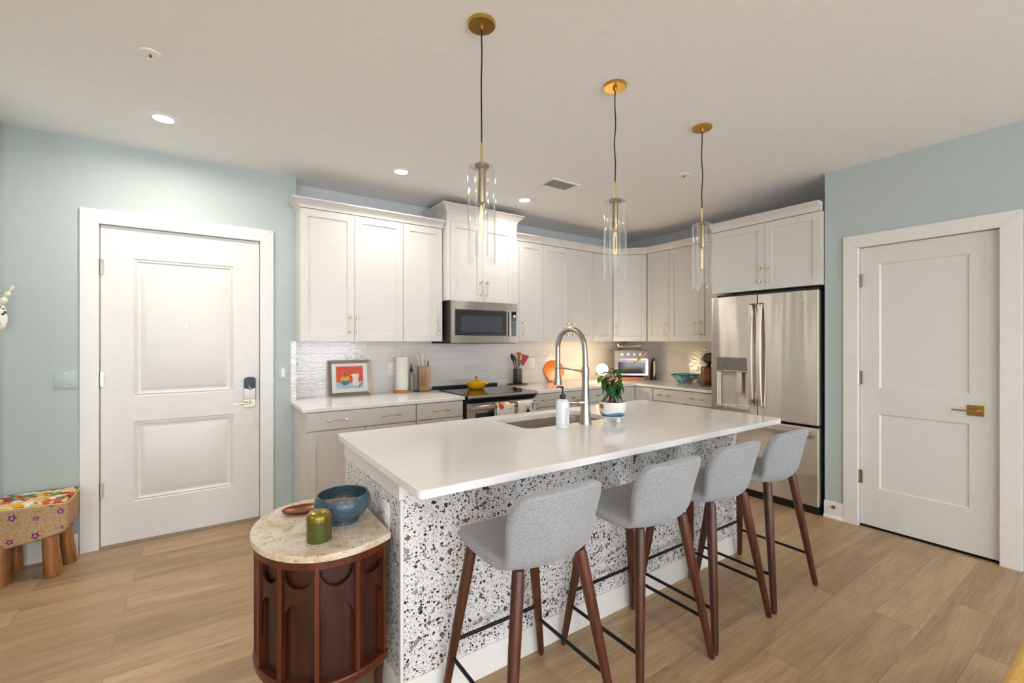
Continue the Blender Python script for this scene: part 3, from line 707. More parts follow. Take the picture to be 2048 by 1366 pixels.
mk('corner_trim', B().box(JX0 - 0.001, JX0 + 0.011, JY0 - 0.002, JY0 + 0.012, 0.0, 0.80), WHITE, isl)
mk('island_baseboard', B().sweep([(JX0, JY1), (JX0, JY0), (JX1, JY0), (JX1, JY1)], [(0, 0), (0.018, 0), (0.018, 0.012), (0.012, 0.022), (0.012, 0.104), (0.007, 0.112), (0, 0.112)]), WHITE, isl)
ML = Rz(JX0, 0, -90) @ Matrix.Identity(4)
plate('wall_outlet', Matrix.Translation((JX0, 0, 0)) @ Matrix.Rotation(math.radians(-90), 4, 'Z'), -1.785, 0.69, 0.074, 0.118, PLASTICW, 'white outlet on the island end behind the side table', outlet=True)
# sink
b = B(); sd = 0.21; zc = cz0 - 0.002
b.rings([[(x, y, zc) for x, y in rrect(HX0 - 0.02, HX1 + 0.02, HY0 - 0.02, HY1 + 0.02, 0.06)], [(x, y, zc - 0.001) for x, y in rrect(HX0 - 0.004, HX1 + 0.004, HY0 - 0.004, HY1 + 0.004, 0.06)], [(x, y, cz0 - sd + 0.02) for x, y in rrect(HX0 + 0.004, HX1 - 0.004, HY0 + 0.004, HY1 - 0.004, 0.06)], [(x, y, cz0 - sd) for x, y in rrect(HX0 + 0.03, HX1 - 0.03, HY0 + 0.03, HY1 - 0.03, 0.05)]], False, True)
sk = thing('sink', 'undermount stainless steel sink in the island countertop', 'sink', (1.8, 2.165, cz0 - sd))
mk('basin', b, SINKM, sk)
mk('drain', B().lathe([(0.055, 0.002), (0.05, 0.006), (0.03, 0.004), (0.0, 0.003)], (1.8, 2.2, cz0 - sd), 24), CHROME, sk)

# faucet
fx, fy = 1.84, 1.925
fa = thing('faucet', 'tall brushed nickel spring-arc kitchen faucet on the island', 'faucet', (fx, fy, cz1))
b = B().lathe([(0.0, 0), (0.037, 0), (0.037, 0.004), (0.033, 0.03), (0.028, 0.09), (0.024, 0.14), (0.021, 0.20), (0.019, 0.27), (0.018, 0.31), (0.0, 0.31)], (fx, fy, cz1), 28)
b.tube([(fx, fy + 0.005, cz1 + 0.08), (fx, fy + 0.012, cz1 + 0.13), (fx - 0.010, fy + 0.018, cz1 + 0.15)], [0.022, 0.02, 0.014], 14)
mk('base', b, NICKEL, fa)
z0 = cz1 + 0.30; pts = [(fx, fy, z0), (fx, fy + 0.001, z0 + 0.06), (fx, fy + 0.004, z0 + 0.13)]
zt, R_ = 1.355, 0.122
for i in range(0, 19):
    a = PI - PI * i / 18
    pts.append((fx, fy + 0.006 + R_ + R_ * math.cos(a), zt + R_ * 0.98 * math.sin(a)))
pts += [(fx, fy + 0.006 + 2 * R_, 1.30), (fx, fy + 0.006 + 2 * R_, 1.245)]
mk('spout', B().tube(pts, 0.0155, 16), NICKEL, fa)
hx_, hy_ = fx, fy + 0.006 + 2 * R_
mk('spray_head', B().lathe([(0.0, 1.25), (0.018, 1.25), (0.0185, 1.20), (0.021, 1.17), (0.028, 1.128), (0.0275, 1.124), (0.0, 1.124)], (hx_, hy_, 0), 24), NICKEL, fa)
mk('support_arm', B().tube([(fx, fy, 1.222), (fx, fy + 0.05, 1.225), (fx, fy + 0.12, 1.230), (hx_, hy_ - 0.005, 1.236)], [0.012, 0.007, 0.006, 0.007], 12).lathe([(0.021, 1.228), (0.023, 1.236), (0.021, 1.244)], (hx_, hy_, 0), 20).lathe([(0.0215, 1.19), (0.023, 1.222), (0.0205, 1.25)], (fx, fy, 0), 20), NICKEL, fa)
b = B().tube([(fx - 0.012, fy, 1.043), (fx - 0.05, fy + 0.012, 1.043)], [0.019, 0.021], 18).tube([(fx - 0.048, fy + 0.012, 1.043), (fx - 0.075, fy + 0.02, 1.044), (fx - 0.13, fy + 0.035, 1.050)], [0.012, 0.008, 0.007], 12)
mk('lever', b, NICKEL, fa)
# soap bottle
sx, sy = 1.648, 1.905
so = thing('soap_bottle', 'translucent white soap bottle with black pump beside the faucet', 'bottle', (sx, sy, cz1))
r_ = 0.0375
mk('bottle', B().lathe([(0, 0), (r_ - 0.004, 0), (r_, 0.004), (r_, 0.135), (r_ - 0.004, 0.15), (r_ - 0.014, 0.160), (0.016, 0.163), (0.016, 0.167), (0, 0.167)], (sx, sy, cz1), 32), simple('translucent_white_plastic', srgb(228, 230, 234), 0.25), so)
b = B().lathe([(0, 0.163), (0.0165, 0.163), (0.0165, 0.187), (0.009, 0.190), (0.005, 0.194), (0.0045, 0.222), (0.008, 0.224), (0.007, 0.232), (0, 0.232)], (sx, sy, cz1), 20)
b.tube([(sx, sy, cz1 + 0.228), (sx - 0.022, sy + 0.012, cz1 + 0.231), (sx - 0.033, sy + 0.018, cz1 + 0.226)], [0.005, 0.004, 0.003], 8)
mk('pump', b, BLACK, so)
b = B()
def curved_bar(a0, a1, z, h):
    n = 4; rr = r_ + 0.0006
    L = [[(sx + rr * math.cos(math.radians(a0 + (a1 - a0) * k / n)), sy + rr * math.sin(math.radians(a0 + (a1 - a0) * k / n)), zz) for k in range(n + 1)] for zz in (z, z + h)]
    A = [b.v(p) for p in L[0]]; C = [b.v(p) for p in L[1]]
    for k in range(n): b.f([A[k], A[k + 1], C[k + 1], C[k]])
for k, a0 in enumerate((-114, -101, -88)): curved_bar(a0, a0 + 6, cz1 + 0.105, 0.008)
curved_bar(-114, -78, cz1 + 0.094, 0.003)
for k in range(9): curved_bar(-114, -80 - (k * 7 % 12), cz1 + 0.084 - k * 0.006, 0.0022)
curved_bar(-114, -94, cz1 + 0.026, 0.004); curved_bar(-114, -82, cz1 + 0.019, 0.002)
mk('printed_label', b, GREYTXT, so)

# potted ficus
px_, py_ = 2.032, 1.892
pp = thing('potted_ficus', 'small ficus with thick trunk in a footed white and blue pot', 'plant', (px_, py_, cz1))
prof = [(0, 0.024), (0.048, 0.024), (0.063, 0.034), (0.074, 0.052), (0.081, 0.080), (0.083, 0.112), (0.0815, 0.122), (0.077, 0.122), (0.076, 0.105), (0, 0.105)]
b = B()
seg = 48
def pr(z):
    for (r0, z0), (r1, z1) in zip(prof[1:], prof[2:7]):
        if z0 <= z <= z1: return r0 + (r1 - r0) * (z - z0) / (z1 - z0)
    return 0.0785
zs = [0.024, 0.034, 0.044, 0.052, 0.062, 0.072, 0.08, 0.09, 0.1, 0.112, 0.122]
loops = []
th = [2 * PI * k / seg for k in range(seg)]
b.lathe(prof, (px_, py_, cz1), seg)
b.bm.faces.ensure_lookup_table()
for a in (0.5, 0.5 + 2.09, 0.5 + 4.19, 4.9):
    b.tube([(px_ + 0.040 * math.cos(a), py_ + 0.040 * math.sin(a), cz1 + 0.032), (px_ + 0.044 * math.cos(a), py_ + 0.044 * math.sin(a), cz1)], [0.014, 0.008], 12)
mk('pot', b, POTW, pp)
def band(zlo, zhi, m, nm, off):
    b = B(); A, C, n = [], [], 64
    for k in range(n + 1):
        a = 2 * PI * k / n
        za, zb = zlo(a), zhi(a); 
        col_ = []
        for j in range(6):
            z = za + (zb - za) * j / 5; r = pr(z) + off
            col_.append(b.v((px_ + r * math.cos(a), py_ + r * math.sin(a), cz1 + z)))
        A.append(col_)
    for k in range(n):
        for j in range(5): b.f([A[k][j], A[k + 1][j], A[k + 1][j + 1], A[k][j + 1]])
    mk(nm, b, m, pp)
band(lambda a: 0.040, lambda a: 0.058 + 0.006 * math.sin(3 * a + 1), POTB1, 'painted_hills', 0.0006)
band(lambda a: 0.036, lambda a: 0.046 + 0.004 * math.sin(4 * a + 2.4), POTB2, 'painted_hills', 0.0012)
b = B(); a0 = math.radians(174); A = []
cen = b.v((px_ + (pr(0.1) + 0.0012) * math.cos(a0), py_ + (pr(0.1) + 0.0012) * math.sin(a0), cz1 + 0.097))
for k in range(20):
    t_ = 2 * PI * k / 20; z = 0.097 + 0.015 * math.sin(t_); a = a0 + 0.20 * math.cos(t_); r = pr(z) + 0.0012
    A.append(b.v((px_ + r * math.cos(a), py_ + r * math.sin(a), cz1 + z)))
for k in range(20): b.f([cen, A[k], A[(k + 1) % 20]])
mk('painted_sun', b, TERRA, pp)
mk('soil', B().lathe([(0, 0.112), (0.04, 0.111), (0.0715, 0.108)], (px_, py_, cz1), 24), SOIL, pp)
b = B()
for dx, dy, rr, h, lx in ((-0.012, -0.004, 0.017, 0.075, 0.012), (0.016, 0.0, 0.011, 0.07, -0.006), (-0.002, 0.012, 0.012, 0.09, 0.0)):
    b.tube([(px_ + dx, py_ + dy, cz1 + 0.10), (px_ + dx * 1.1, py_ + dy, cz1 + 0.125), (px_ + dx * 0.6 + lx * 0.4, py_ + dy, cz1 + 0.15), (px_ + lx, py_, cz1 + 0.11 + h)], [rr * 0.8, rr, rr * 0.75, rr * 0.45], 12)
mk('trunk', b, BARK, pp)
rnd = random.Random(5)
b = B(); tips = []
for k in range(9):
    a = 2 * PI * k / 9 + 0.3; L_ = 0.045 + 0.035 * rnd.random(); h = 0.03 + 0.115 * rnd.random()
    p0 = Vector((px_, py_, cz1 + 0.175)); p2 = p0 + Vector((L_ * math.cos(a), L_ * math.sin(a), h)); p1 = (p0 + p2) / 2 + Vector((0, 0, 0.02))
    b.tube([p0, p1, p2], [0.003, 0.002, 0.0012], 6); tips.append((p0, p1, p2))
mk('branches', b, BARK, pp)
def leaf(b, p, d, L, W, up):
    d = d.normalized(); s_ = d.cross(up).normalized(); n_ = s_.cross(d)
    rows = []
    for i in range(7):
        t = i / 6; w = W * math.sin(PI * min(1, t * 0.93 + 0.03)) ** 0.8 * (1 - 0.25 * t)
        c = p + d * L * t + n_ * (-0.22 * L * t * t)
        rows.append([b.v(c - s_ * w + n_ * w * 0.35), b.v(c), b.v(c + s_ * w + n_ * w * 0.35)])
    for i in range(6):
        for j in range(2): b.f([rows[i][j], rows[i][j + 1], rows[i + 1][j + 1], rows[i + 1][j]])
b = B()
for (p0, p1, p2) in tips:
    for q in range(5):
        t = 0.3 + 0.7 * q / 4; p = p0.lerp(p2, t) + Vector((0, 0, 0.012 * (1 - t)))
        a = rnd.random() * 2 * PI; d = Vector((math.cos(a), math.sin(a), -0.55 - 0.7 * rnd.random() + (0.7 if p.z > cz1 + 0.28 else 0)))
        b.mi = 1 if rnd.random() < 0.28 else 0
        leaf(b, p, d, 0.052 + 0.022 * rnd.random(), 0.016 + 0.005 * rnd.random(), Vector((0, 0, 1)))
b.mi = 0
for a, e, z in ((3.0, -0.1, 0.30), (5.2, 0.5, 0.29), (4.4, 0.9, 0.285), (2.9, -0.6, 0.16), (5.6, -0.9, 0.17), (0.2, -1.1, 0.19), (4.6, -1.2, 0.19)):
    leaf(b, Vector((px_ + 0.02 * math.cos(a), py_ + 0.02 * math.sin(a), cz1 + z)), Vector((math.cos(a), math.sin(a), e)), 0.068, 0.019, Vector((0, 0, 1)))
mk('foliage', b, [LEAF, LEAF2], pp, merge=False)

# ------------------------------------------------------------------ bar stools
def make_stool():
    t = thing('bar_stool', '', 'stool', (0, 0, 0), 'grey bar stools along the island')
    # upholstered shell: front edge at +y, back at -y
    cl = [(0.205, 0.660), (0.175, 0.676), (0.10, 0.670), (0.0, 0.658), (-0.09, 0.650), (-0.150, 0.656), (-0.182, 0.692), (-0.196, 0.75), (-0.208, 0.81), (-0.218, 0.87), (-0.225, 0.912), (-0.227, 0.924)]
    wd = [0.178, 0.204, 0.211, 0.209, 0.202, 0.188, 0.187, 0.193, 0.198, 0.198, 0.184, 0.150]
    up = [0.0, 0.002, 0.004, 0.008, 0.012, 0.016, 0.012, 0.006, 0.0, -0.008, -0.010, -0.006]
    fw = [0.0, 0.0, 0.0, 0.004, 0.012, 0.030, 0.052, 0.062, 0.060, 0.050, 0.036, 0.028]
    b = B(); G = []; n = 12
    for (y, z), w, u, f in zip(cl, wd, up, fw):
        row = []
        for j in range(n + 1):
            s_ = -1 + 2 * j / n
            row.append(b.v((w * s_, y + f * s_ * s_, z - 0.012 + u * s_ * s_)))
        G.append(row)
    for i in range(len(G) - 1):
        for j in range(n): b.f([G[i][j], G[i][j + 1], G[i + 1][j + 1], G[i + 1][j]])
    mk('seat_shell', b, GREYF, t, solid=0.046, sub=2, local=True)
    mk('seat_frame', B().tube([(-0.15, -0.13, 0.628), (0.15, 0.13, 0.628)], 0.009, 8).tube([(0.15, -0.13, 0.628), (-0.15, 0.13, 0.628)], 0.009, 8), BLACKM, t, local=True)
    F = {}
    for sx_ in (-1, 1):
        for sy_ in (-1, 1):
            top = Vector((0.139 * sx_, (0.165 if sy_ > 0 else 0.138) * sy_, 0.636)); foot = Vector((0.240 * sx_, 0.222 * sy_, 0.0))
            F[(sx_, sy_)] = (top, foot)
            p = lambda k: top.lerp(foot, k)
            mk('leg', B().tube([p(0), p(0.03), p(0.35), p(0.97), p(1.0)], [0.019, 0.0225, 0.0215, 0.0145, 0.011], 16), WALNUT, t, local=True)
    at = lambda s1, s2, z: F[(s1, s2)][0].lerp(F[(s1, s2)][1], 1 - z / 0.635)
    mk('footrest', B().tube([at(-1, 1, 0.24), at(1, 1, 0.24)], 0.0075, 10), BLACKM, t, local=True)
    for s in (-1, 1): mk('side_bar', B().tube([at(s, 1, 0.178), at(s, -1, 0.178)], 0.0075, 10), BLACKM, t, local=True)
    return t
def copy_tree(o, parent=None):
    c = o.copy(); col.objects.link(c); c.parent = parent
    for ch in [x for x in list(bpy.data.objects) if x.parent == o]: copy_tree(ch, c)
    return c
st = make_stool()
SL = ['grey fabric bar stool nearest the round-fronted side table', 'second grey fabric bar stool counting from the side table', 'third grey fabric bar stool counting from the side table', 'grey fabric bar stool nearest the refrigerator']
for i, (x, y, r) in enumerate([(1.000, 1.37, 0), (1.605, 1.365, 0), (2.12, 1.37, 0), (2.652, 1.37, 0)]):
    y -= 0.012
    o = st if i == 0 else copy_tree(st)
    o.location = (x, y, 0); o.rotation_euler = (0, 0, math.radians(r)); o['label'] = SL[i]

# ------------------------------------------------------------------ pendants, downlights, ceiling items
def make_pendant(cord_seed):
    t = thing('pendant_light', '', 'pendant light', (0, 0, 0), 'glass pendant lights over the island')
    mk('canopy', B().lathe([(0, CEIL), (0.059, CEIL), (0.059, CEIL - 0.012), (0.056, CEIL - 0.015), (0.011, CEIL - 0.015), (0.010, CEIL - 0.030), (0.0, CEIL - 0.030)], (0, 0, 0), 40), BRASS, t, local=True)
    rn = random.Random(3); pts = []
    for i in range(13):
        z = CEIL - 0.02 - (CEIL - 0.02 - 2.23) * i / 12; k = math.sin(PI * i / 12)
        pts.append((0.0035 * math.sin(i * 1.1) * k, 0.003 * math.cos(i * 0.9) * k, z))
    mk('cord', B().tube(pts, 0.0032, 8), CORD, t, local=True)
    mk('stem', B().tube([(0, 0, 2.235), (0, 0, 2.135)], 0.0055, 12), PBRASS, t, local=True)
    mk('cap', B().lathe([(0, 2.146), (0.028, 2.146), (0.034, 2.138), (0.030, 2.130), (0.019, 2.124), (0, 2.124)], (0, 0, 0), 28), NICKEL, t, local=True)
    mk('socket', B().lathe([(0, 2.126), (0.0165, 2.126), (0.0165, 1.99), (0.015, 1.985), (0, 1.985)], (0, 0, 0), 24), simple('aged_brass_socket', srgb(168, 150, 118), 0.35, 1.0), t, local=True)
    mk('glass_shade', B().lathe([(0.030, 2.134), (0.055, 2.134), (0.0595, 2.128), (0.0595, 1.725), (0.0565, 1.725), (0.0565, 2.126), (0.054, 2.131), (0.030, 2.131)], (0, 0, 0), 48, closed=True), GLASS, t, local=True)
    mk('inner_glass_tube', B().lathe([(0.0285, 2.122), (0.0285, 1.76), (0.0262, 1.76), (0.0262, 2.122)], (0, 0, 0), 40, closed=True), GLASS, t, local=True)
    bl = mk('bulb', B().lathe([(0.0, 1.99), (0.009, 1.99), (0.010, 1.965), (0.0145, 1.94), (0.0145, 1.855), (0.011, 1.842), (0.0, 1.836)], (0, 0, 0), 24), BULB, t, local=True)
    b = B()
    for s in (-1, 1): b.tube([(0.0035 * s, 0, 1.972), (0.0062 * s, 0, 1.95), (0.0062 * s, 0, 1.868), (0.001 * s, 0, 1.858)], 0.0009, 6)
    mk('filament', b, FILA, bl, local=True)
    return t
PL = ['clear glass pendant light on black cord nearest the entry door side', 'middle clear glass pendant light on black cord', 'clear glass pendant light on black cord nearest the refrigerator']
pd = make_pendant(1)
for i, (x, y) in enumerate([(0.961, 1.631), (1.774, 1.633), (2.570, 1.643)]):
    o = pd if i == 0 else copy_tree(pd)
    o.location = (x, y, 0); o.rotation_euler = (0, 0, 0.5 + i * 1.7); o['label'] = PL[i]
RL = ['recessed ceiling light in front of the entry door', 'recessed ceiling light above the left wall cabinets', 'recessed ceiling light by the ceiling vent']
r0 = None
for i, (x, y) in enumerate(DOWN):
    if i == 0:
        r0 = thing('recessed_light', RL[0], 'ceiling light', (x, y, CEIL), 'recessed ceiling lights')
        mk('trim_ring', B().lathe([(0.052, -0.006), (0.075, -0.005), (0.085, 0), (0.052, 0)], (0, 0, 0), 40, closed=True), PLASTICW, r0, local=True)
        mk('diffuser', B().lathe([(0, -0.004), (0.052, -0.004), (0.052, -0.001), (0, -0.001)], (0, 0, 0), 32), DIFF, r0, local=True)
    else:
        o = copy_tree(r0); o.location = (x, y, CEIL); o['label'] = RL[i]
# sprinklers
def sprinkler(x, y, label, s):
    t = thing('fire_sprinkler', label, 'sprinkler', (x, y, CEIL), 'ceiling sprinklers')
    mk('escutcheon', B().lathe([(0.0, 0), (0.042, 0), (0.040, -0.006), (0.022, -0.010), (0, -0.010)], (x, y, CEIL), 28), PLASTICW, t)
    mk('nozzle', B().tube([(x, y, CEIL - 0.008), (x, y, CEIL - 0.03)], [0.006, 0.005], 12), simple('copper_nozzle', srgb(170, 92, 50), 0.35, 0.8), t)
    mk('deflector', B().lathe([(0, -0.032), (0.016, -0.032), (0.016, -0.036), (0, -0.036)], (x, y, CEIL), 20), PLASTICW, t)
sprinkler(-0.212, 2.672, 'white fire sprinkler on the ceiling before the entry door', 1)
sprinkler(3.183, 2.189, 'tiny fire sprinkler on the ceiling left of the last pendant', 1)
v = thing('ceiling_vent', 'white louvered air vent on the ceiling', 'vent', (2.50, 2.935, CEIL))
M = Rz(2.50, 2.935, 0, CEIL)
mk('frame', B(M).box(-0.15, 0.15, -0.10, -0.078, -0.008, 0).box(-0.15, 0.15, 0.078, 0.10, -0.008, 0).box(-0.15, -0.128, -0.078, 0.078, -0.008, 0).box(0.128, 0.15, -0.078, 0.078, -0.008, 0), PLASTICW, v, merge=False)
b = B(M)
for k in range(12):
    x = -0.118 + k * 0.0215; b.rings([[(x, -0.078, -0.007), (x + 0.012, -0.078, -0.001), (x + 0.013, -0.078, -0.002), (x + 0.001, -0.078, -0.008)], [(x, 0.078, -0.007), (x + 0.012, 0.078, -0.001), (x + 0.013, 0.078, -0.002), (x + 0.001, 0.078, -0.008)]])
mk('louvers', b, PLASTICW, v, merge=False)
mk('duct', B(M).box(-0.13, 0.13, -0.08, 0.08, -0.0008, 0.0), simple('vent_shaft', srgb(170, 168, 166), 0.8), v)

# ------------------------------------------------------------------ range
rx0, rx1, ry0, ry1 = 1.886, 2.632, 3.47, 4.18
rg_ = thing('range', 'stainless slide-in electric range with black glass top', 'range', ((rx0 + rx1) / 2, 3.8, 0))
mk('body', B().box(rx0, rx1, ry0, ry1, 0.03, 0.905).box(rx0 + 0.03, rx1 - 0.03, ry0 + 0.04, ry1 - 0.02, 0.0, 0.03), DARK, rg_)
b = B().prism([(rx0, 3.425), (rx1, 3.425), (rx1, ry1 - 0.055), (rx0, ry1 - 0.055)], 0.905, 0.925)
mk('cooktop', b, BGLASS, rg_, bevel=0.002)
mk('back_trim', B().box(rx0, rx1, ry1 - 0.055, ry1, 0.905, 0.945), BLACK, rg_, bevel=0.003)
b = B(); prf = [(3.425, 0.923), (3.408, 0.921), (3.402, 0.905), (3.418, 0.892), (3.425, 0.892)]
b.rings([[(rx0, y, z) for y, z in prf], [(rx1, y, z) for y, z in prf]]); mk('front_trim', b, STEELH, rg_)
b = B(); prf = [(3.425, 0.892), (3.414, 0.892), (3.455, 0.860), (3.47, 0.860)]
b.rings([[(rx0, y, z) for y, z in prf], [(rx1, y, z) for y, z in prf]]); mk('control_panel', b, BLACK, rg_)
b = B()
for k in range(5): b.box(2.27 + k * 0.012, 2.276 + k * 0.012, 3.46, 3.50, 0.925, 0.9255)
b.box(2.34, 2.43, 3.46, 3.52, 0.925, 0.9256); mk('touch_display', b, simple('display_grey', srgb(96, 96, 104), 0.2), rg_)
yf = 3.436
dr = mk('oven_door', B().slab(rx0 + 0.004, rx1 - 0.004, 0.20, 0.852, yf, ry0 - 0.002, [(rx0 + 0.075, rx1 - 0.075, 0.34, 0.765, [(0.0, yf), (0.004, yf + 0.004)])]), STEELH, rg_, bevel=0.003)
mk('window', B().box(rx0 + 0.08, rx1 - 0.08, yf + 0.001, yf + 0.0035, 0.345, 0.76), WGLASS, dr)
b = B(); b.rings([[(x, y, z) for y, z in ((3.372, 0.800), (3.366, 0.812), (3.370, 0.832), (3.384, 0.838), (3.392, 0.822), (3.386, 0.802))] for x in (rx0 + 0.03, rx1 - 0.03)])
for x in (rx0 + 0.045, rx1 - 0.045): b.box(x - 0.012, x + 0.012, 3.38, yf + 0.001, 0.806, 0.832)
mk('handle', b, STEELH, dr, merge=False)
mk('storage_drawer', B().slab(rx0 + 0.004, rx1 - 0.004, 0.04, 0.192, yf + 0.004, ry0 - 0.002), STEELH, rg_, bevel=0.003)

def towel(x0, x1, zf, zb, mat_, label):
    b = B(); prf = [(3.398, zb), (3.3985, 0.83), (3.394, 0.844), (3.382, 0.8475), (3.366, 0.842), (3.358, 0.826), (3.3575, 0.78), (3.356, zf)]
    n = 10; rows = []
    for (y, z) in prf:
        rows.append([b.v((x0 + (x1 - x0) * j / n, y - (0.004 * math.sin(j * 1.7 + x0 * 9) * (0 if z > 0.83 else (1 if y < 3.37 else 0.0)) - 0.0), z)) for j in range(n + 1)])
    for i in range(len(rows) - 1):
        for j in range(n): b.f([rows[i][j], rows[i][j + 1], rows[i + 1][j + 1], rows[i + 1][j]])
    return mk('dish_towel', b, mat_, label=label, cat='towel', group='dish towels on the oven handle', solid=0.004, sub=1)
towel(2.135, 2.335, 0.55, 0.60, TOWELA, 'white dish towel with red and teal print on the oven handle')
tw = towel(2.365, 2.545, 0.55, 0.62, TOWELB, 'white dish towel with blue print on the oven handle')
INK = simple('navy_print', srgb(34, 48, 92), 0.9); b = B()
b.prism_y([(2.463, 0.740), (2.488, 0.740), (2.494, 0.752), (2.486, 0.766), (2.468, 0.766), (2.458, 0.752)], 3.3502, 3.3532)
b.prism_y([(2.466, 0.764), (2.471, 0.764), (2.464, 0.800), (2.460, 0.799)], 3.3502, 3.3532).prism_y([(2.480, 0.764), (2.485, 0.765), (2.492, 0.800), (2.488, 0.801)], 3.3502, 3.3532)
mk('printed_motif', b, INK, tw, merge=False)
b = B(); b.prism_y([(2.520, 0.825), (2.543, 0.825), (2.543, 0.770), (2.532, 0.765), (2.522, 0.785)], 3.3502, 3.3532)
mk('printed_motif', b, simple('sky_blue_print', srgb(110, 160, 200), 0.9), tw)
# yellow braiser on the cooktop
qx, qy, qz = 2.232, 3.893, 0.925
pt = thing('braiser_pan', 'yellow enameled lidded pan on the black cooktop', 'pan', (qx, qy, qz))
b = B().lathe([(0, 0), (0.062, 0), (0.080, 0.012), (0.093, 0.036), (0.098, 0.060), (0.094, 0.060), (0.085, 0.03), (0, 0.01)], (qx, qy, qz), 40)
for s in (-1, 1):
    a = math.radians(-35) if s > 0 else math.radians(145)
    u = Vector((math.cos(a), math.sin(a), 0)); w = Vector((-u.y, u.x, 0)); c = Vector((qx, qy, qz + 0.052))
    b.tube([c + u * 0.090 + w * 0.035, c + u * 0.118 + w * 0.026 + Vector((0, 0, 0.006)), c + u * 0.126 + Vector((0, 0, 0.008)), c + u * 0.118 - w * 0.026 + Vector((0, 0, 0.006)), c + u * 0.090 - w * 0.035], 0.0075, 10)
mk('pan_body', b, YEL, pt, merge=False)
ld = mk('lid', B().lathe([(0.0, 0.092), (0.02, 0.091), (0.055, 0.085), (0.085, 0.073), (0.100, 0.064), (0.099, 0.060), (0, 0.062)], (qx, qy, qz), 40), YEL, pt)
mk('knob', B().lathe([(0.0, 0.124), (0.014, 0.123), (0.016, 0.117), (0.010, 0.112), (0.006, 0.105), (0.008, 0.090), (0, 0.090)], (qx, qy, qz), 20), simple('bronze_knob', srgb(150, 112, 66), 0.3, 0.9), ld)

# ------------------------------------------------------------------ microwave
mw = thing('microwave', 'stainless over-the-range microwave with dark glass door', 'microwave', (2.26, 3.97, 1.385))
mk('body', B().box(rx0, rx1, 3.77, YK - 0.012, 1.39, 1.783), simple('microwave_dark_side', srgb(84, 76, 72), 0.4, 0.6), mw)
mk('underside', B().box(rx0 + 0.005, rx1 - 0.005, 3.765, YK - 0.014, 1.378, 1.390), DARK, mw)
my = 3.74
fd = mk('front_panel', B().slab(rx0, rx1, 1.385, 1.780, my, 3.77, [(1.918, 2.50, 1.452, 1.702, [(0.0, my), (0.002, my + 0.003)]), (2.548, 2.618, 1.452, 1.702, [(0, my), (0.001, my + 0.002)])]), STEELH, mw, bevel=0.003)
mk('window', B().box(1.922, 2.496, my + 0.0005, my + 0.0025, 1.456, 1.698), WGLASS, fd)
mk('inner_screen', B().box(1.985, 2.44, my + 0.0001, my + 0.0006, 1.49, 1.645), simple('microwave_screen', srgb(62, 66, 74), 0.15), fd)
kp = mk('keypad', B().box(2.551, 2.615, my + 0.0005, my + 0.0016, 1.455, 1.699), BGLASS, fd)
b = B()
for r in range(7):
    for c in range(3): b.box(2.558 + c * 0.019, 2.570 + c * 0.019, my - 0.0004, my + 0.0006, 1.466 + r * 0.021, 1.4725 + r * 0.021)
mk('key_print', b, BTN, kp, merge=False)
b = B(); b.tube([(2.583, my + 0.001, 1.652), (2.583, my - 0.012, 1.652)], [0.017, 0.015], 24); mk('dial', b, [CHROME], fd)
b = B(); b.rings([[(2.506, my, z), (2.54, my, z), (2.536, my - 0.03, z), (2.514, my - 0.03, z)] for z in (1.448, 1.70)]); mk('handle', b, STEEL, fd, bevel=0.006)
def emblem(M, x, z, y, r, par):
    b = B(M)
    n = 28
    for rr in (r, r * 0.86):
        pass
    R1 = [(x + r * math.cos(2 * PI * k / n), z + r * math.sin(2 * PI * k / n)) for k in range(n)]; R2 = [(x + r * 0.86 * math.cos(2 * PI * k / n), z + r * 0.86 * math.sin(2 * PI * k / n)) for k in range(n)]
    b.rings([[(p[0], y, p[1]) for p in R1], [(p[0], y - 0.0015, p[1]) for p in R1], [(p[0], y - 0.0015, p[1]) for p in R2], [(p[0], y, p[1]) for p in R2]], closed=True)
    q = r * 0.5
    b.tube([(x - q * 0.1, y - 0.001, z + q * 0.7), (x - q * 0.9, y - 0.001, z + q * 0.4), (x - q * 0.9, y - 0.001, z - q * 0.5), (x - q * 0.2, y - 0.001, z - q * 0.4), (x - q * 0.15, y - 0.001, z)], r * 0.07, 6)
    b.tube([(x + q, y - 0.001, z + q * 0.6), (x + q * 0.35, y - 0.001, z + q * 0.6), (x + q * 0.3, y - 0.001, z), (x + q * 0.8, y - 0.001, z), (x + q * 0.3, y - 0.001, z - q * 0.1), (x + q * 0.3, y - 0.001, z - q * 0.7), (x + q, y - 0.001, z - q * 0.6)], r * 0.07, 6)
    mk('emblem', b, CHROME, par, merge=False)
emblem(MI, 2.27, 1.742, my, 0.015, fd)

# ------------------------------------------------------------------ refrigerator
MF2 = Rz(4.025, 0, -90)
fr = thing('refrigerator', 'stainless french-door refrigerator with bottom freezer and ice dispenser', 'refrigerator', (4.4, 2.02, 0))
L0, L1, MIDX = -2.475, -1.562, -2.043
mk('body', B(MF2).box(L0 + 0.006, L1 - 0.004, 0.075, 0.73, 0.03, 1.815), simple('fridge_black_side', srgb(26, 26, 28), 0.4), fr)
mk('top_hinge_cover', B(MF2).box(L0 + 0.03, L1 - 0.01, 0.05, 0.20, 1.818, 1.838), BLACK, fr)
mk('toe_grille', B(MF2).box(L0 + 0.02, L1 - 0.01, 0.04, 0.09, 0.0, 0.062), BLACK, fr)
rgd = [(0.0, 0.0), (0.003, 0.004)]
ldoor = mk('fridge_door', B(MF2).slab(L0, MIDX - 0.003, 0.722, 1.815, 0.0, 0.07, [(-2.412, -2.122, 0.795, 1.118, [(0, 0), (0.004, 0.045)])]), STEEL, fr, bevel=0.005)
rdoor = mk('fridge_door', B(MF2).slab(MIDX + 0.003, L1, 0.722, 1.815, 0.0, 0.07), STEEL, fr, bevel=0.008, seg=3)
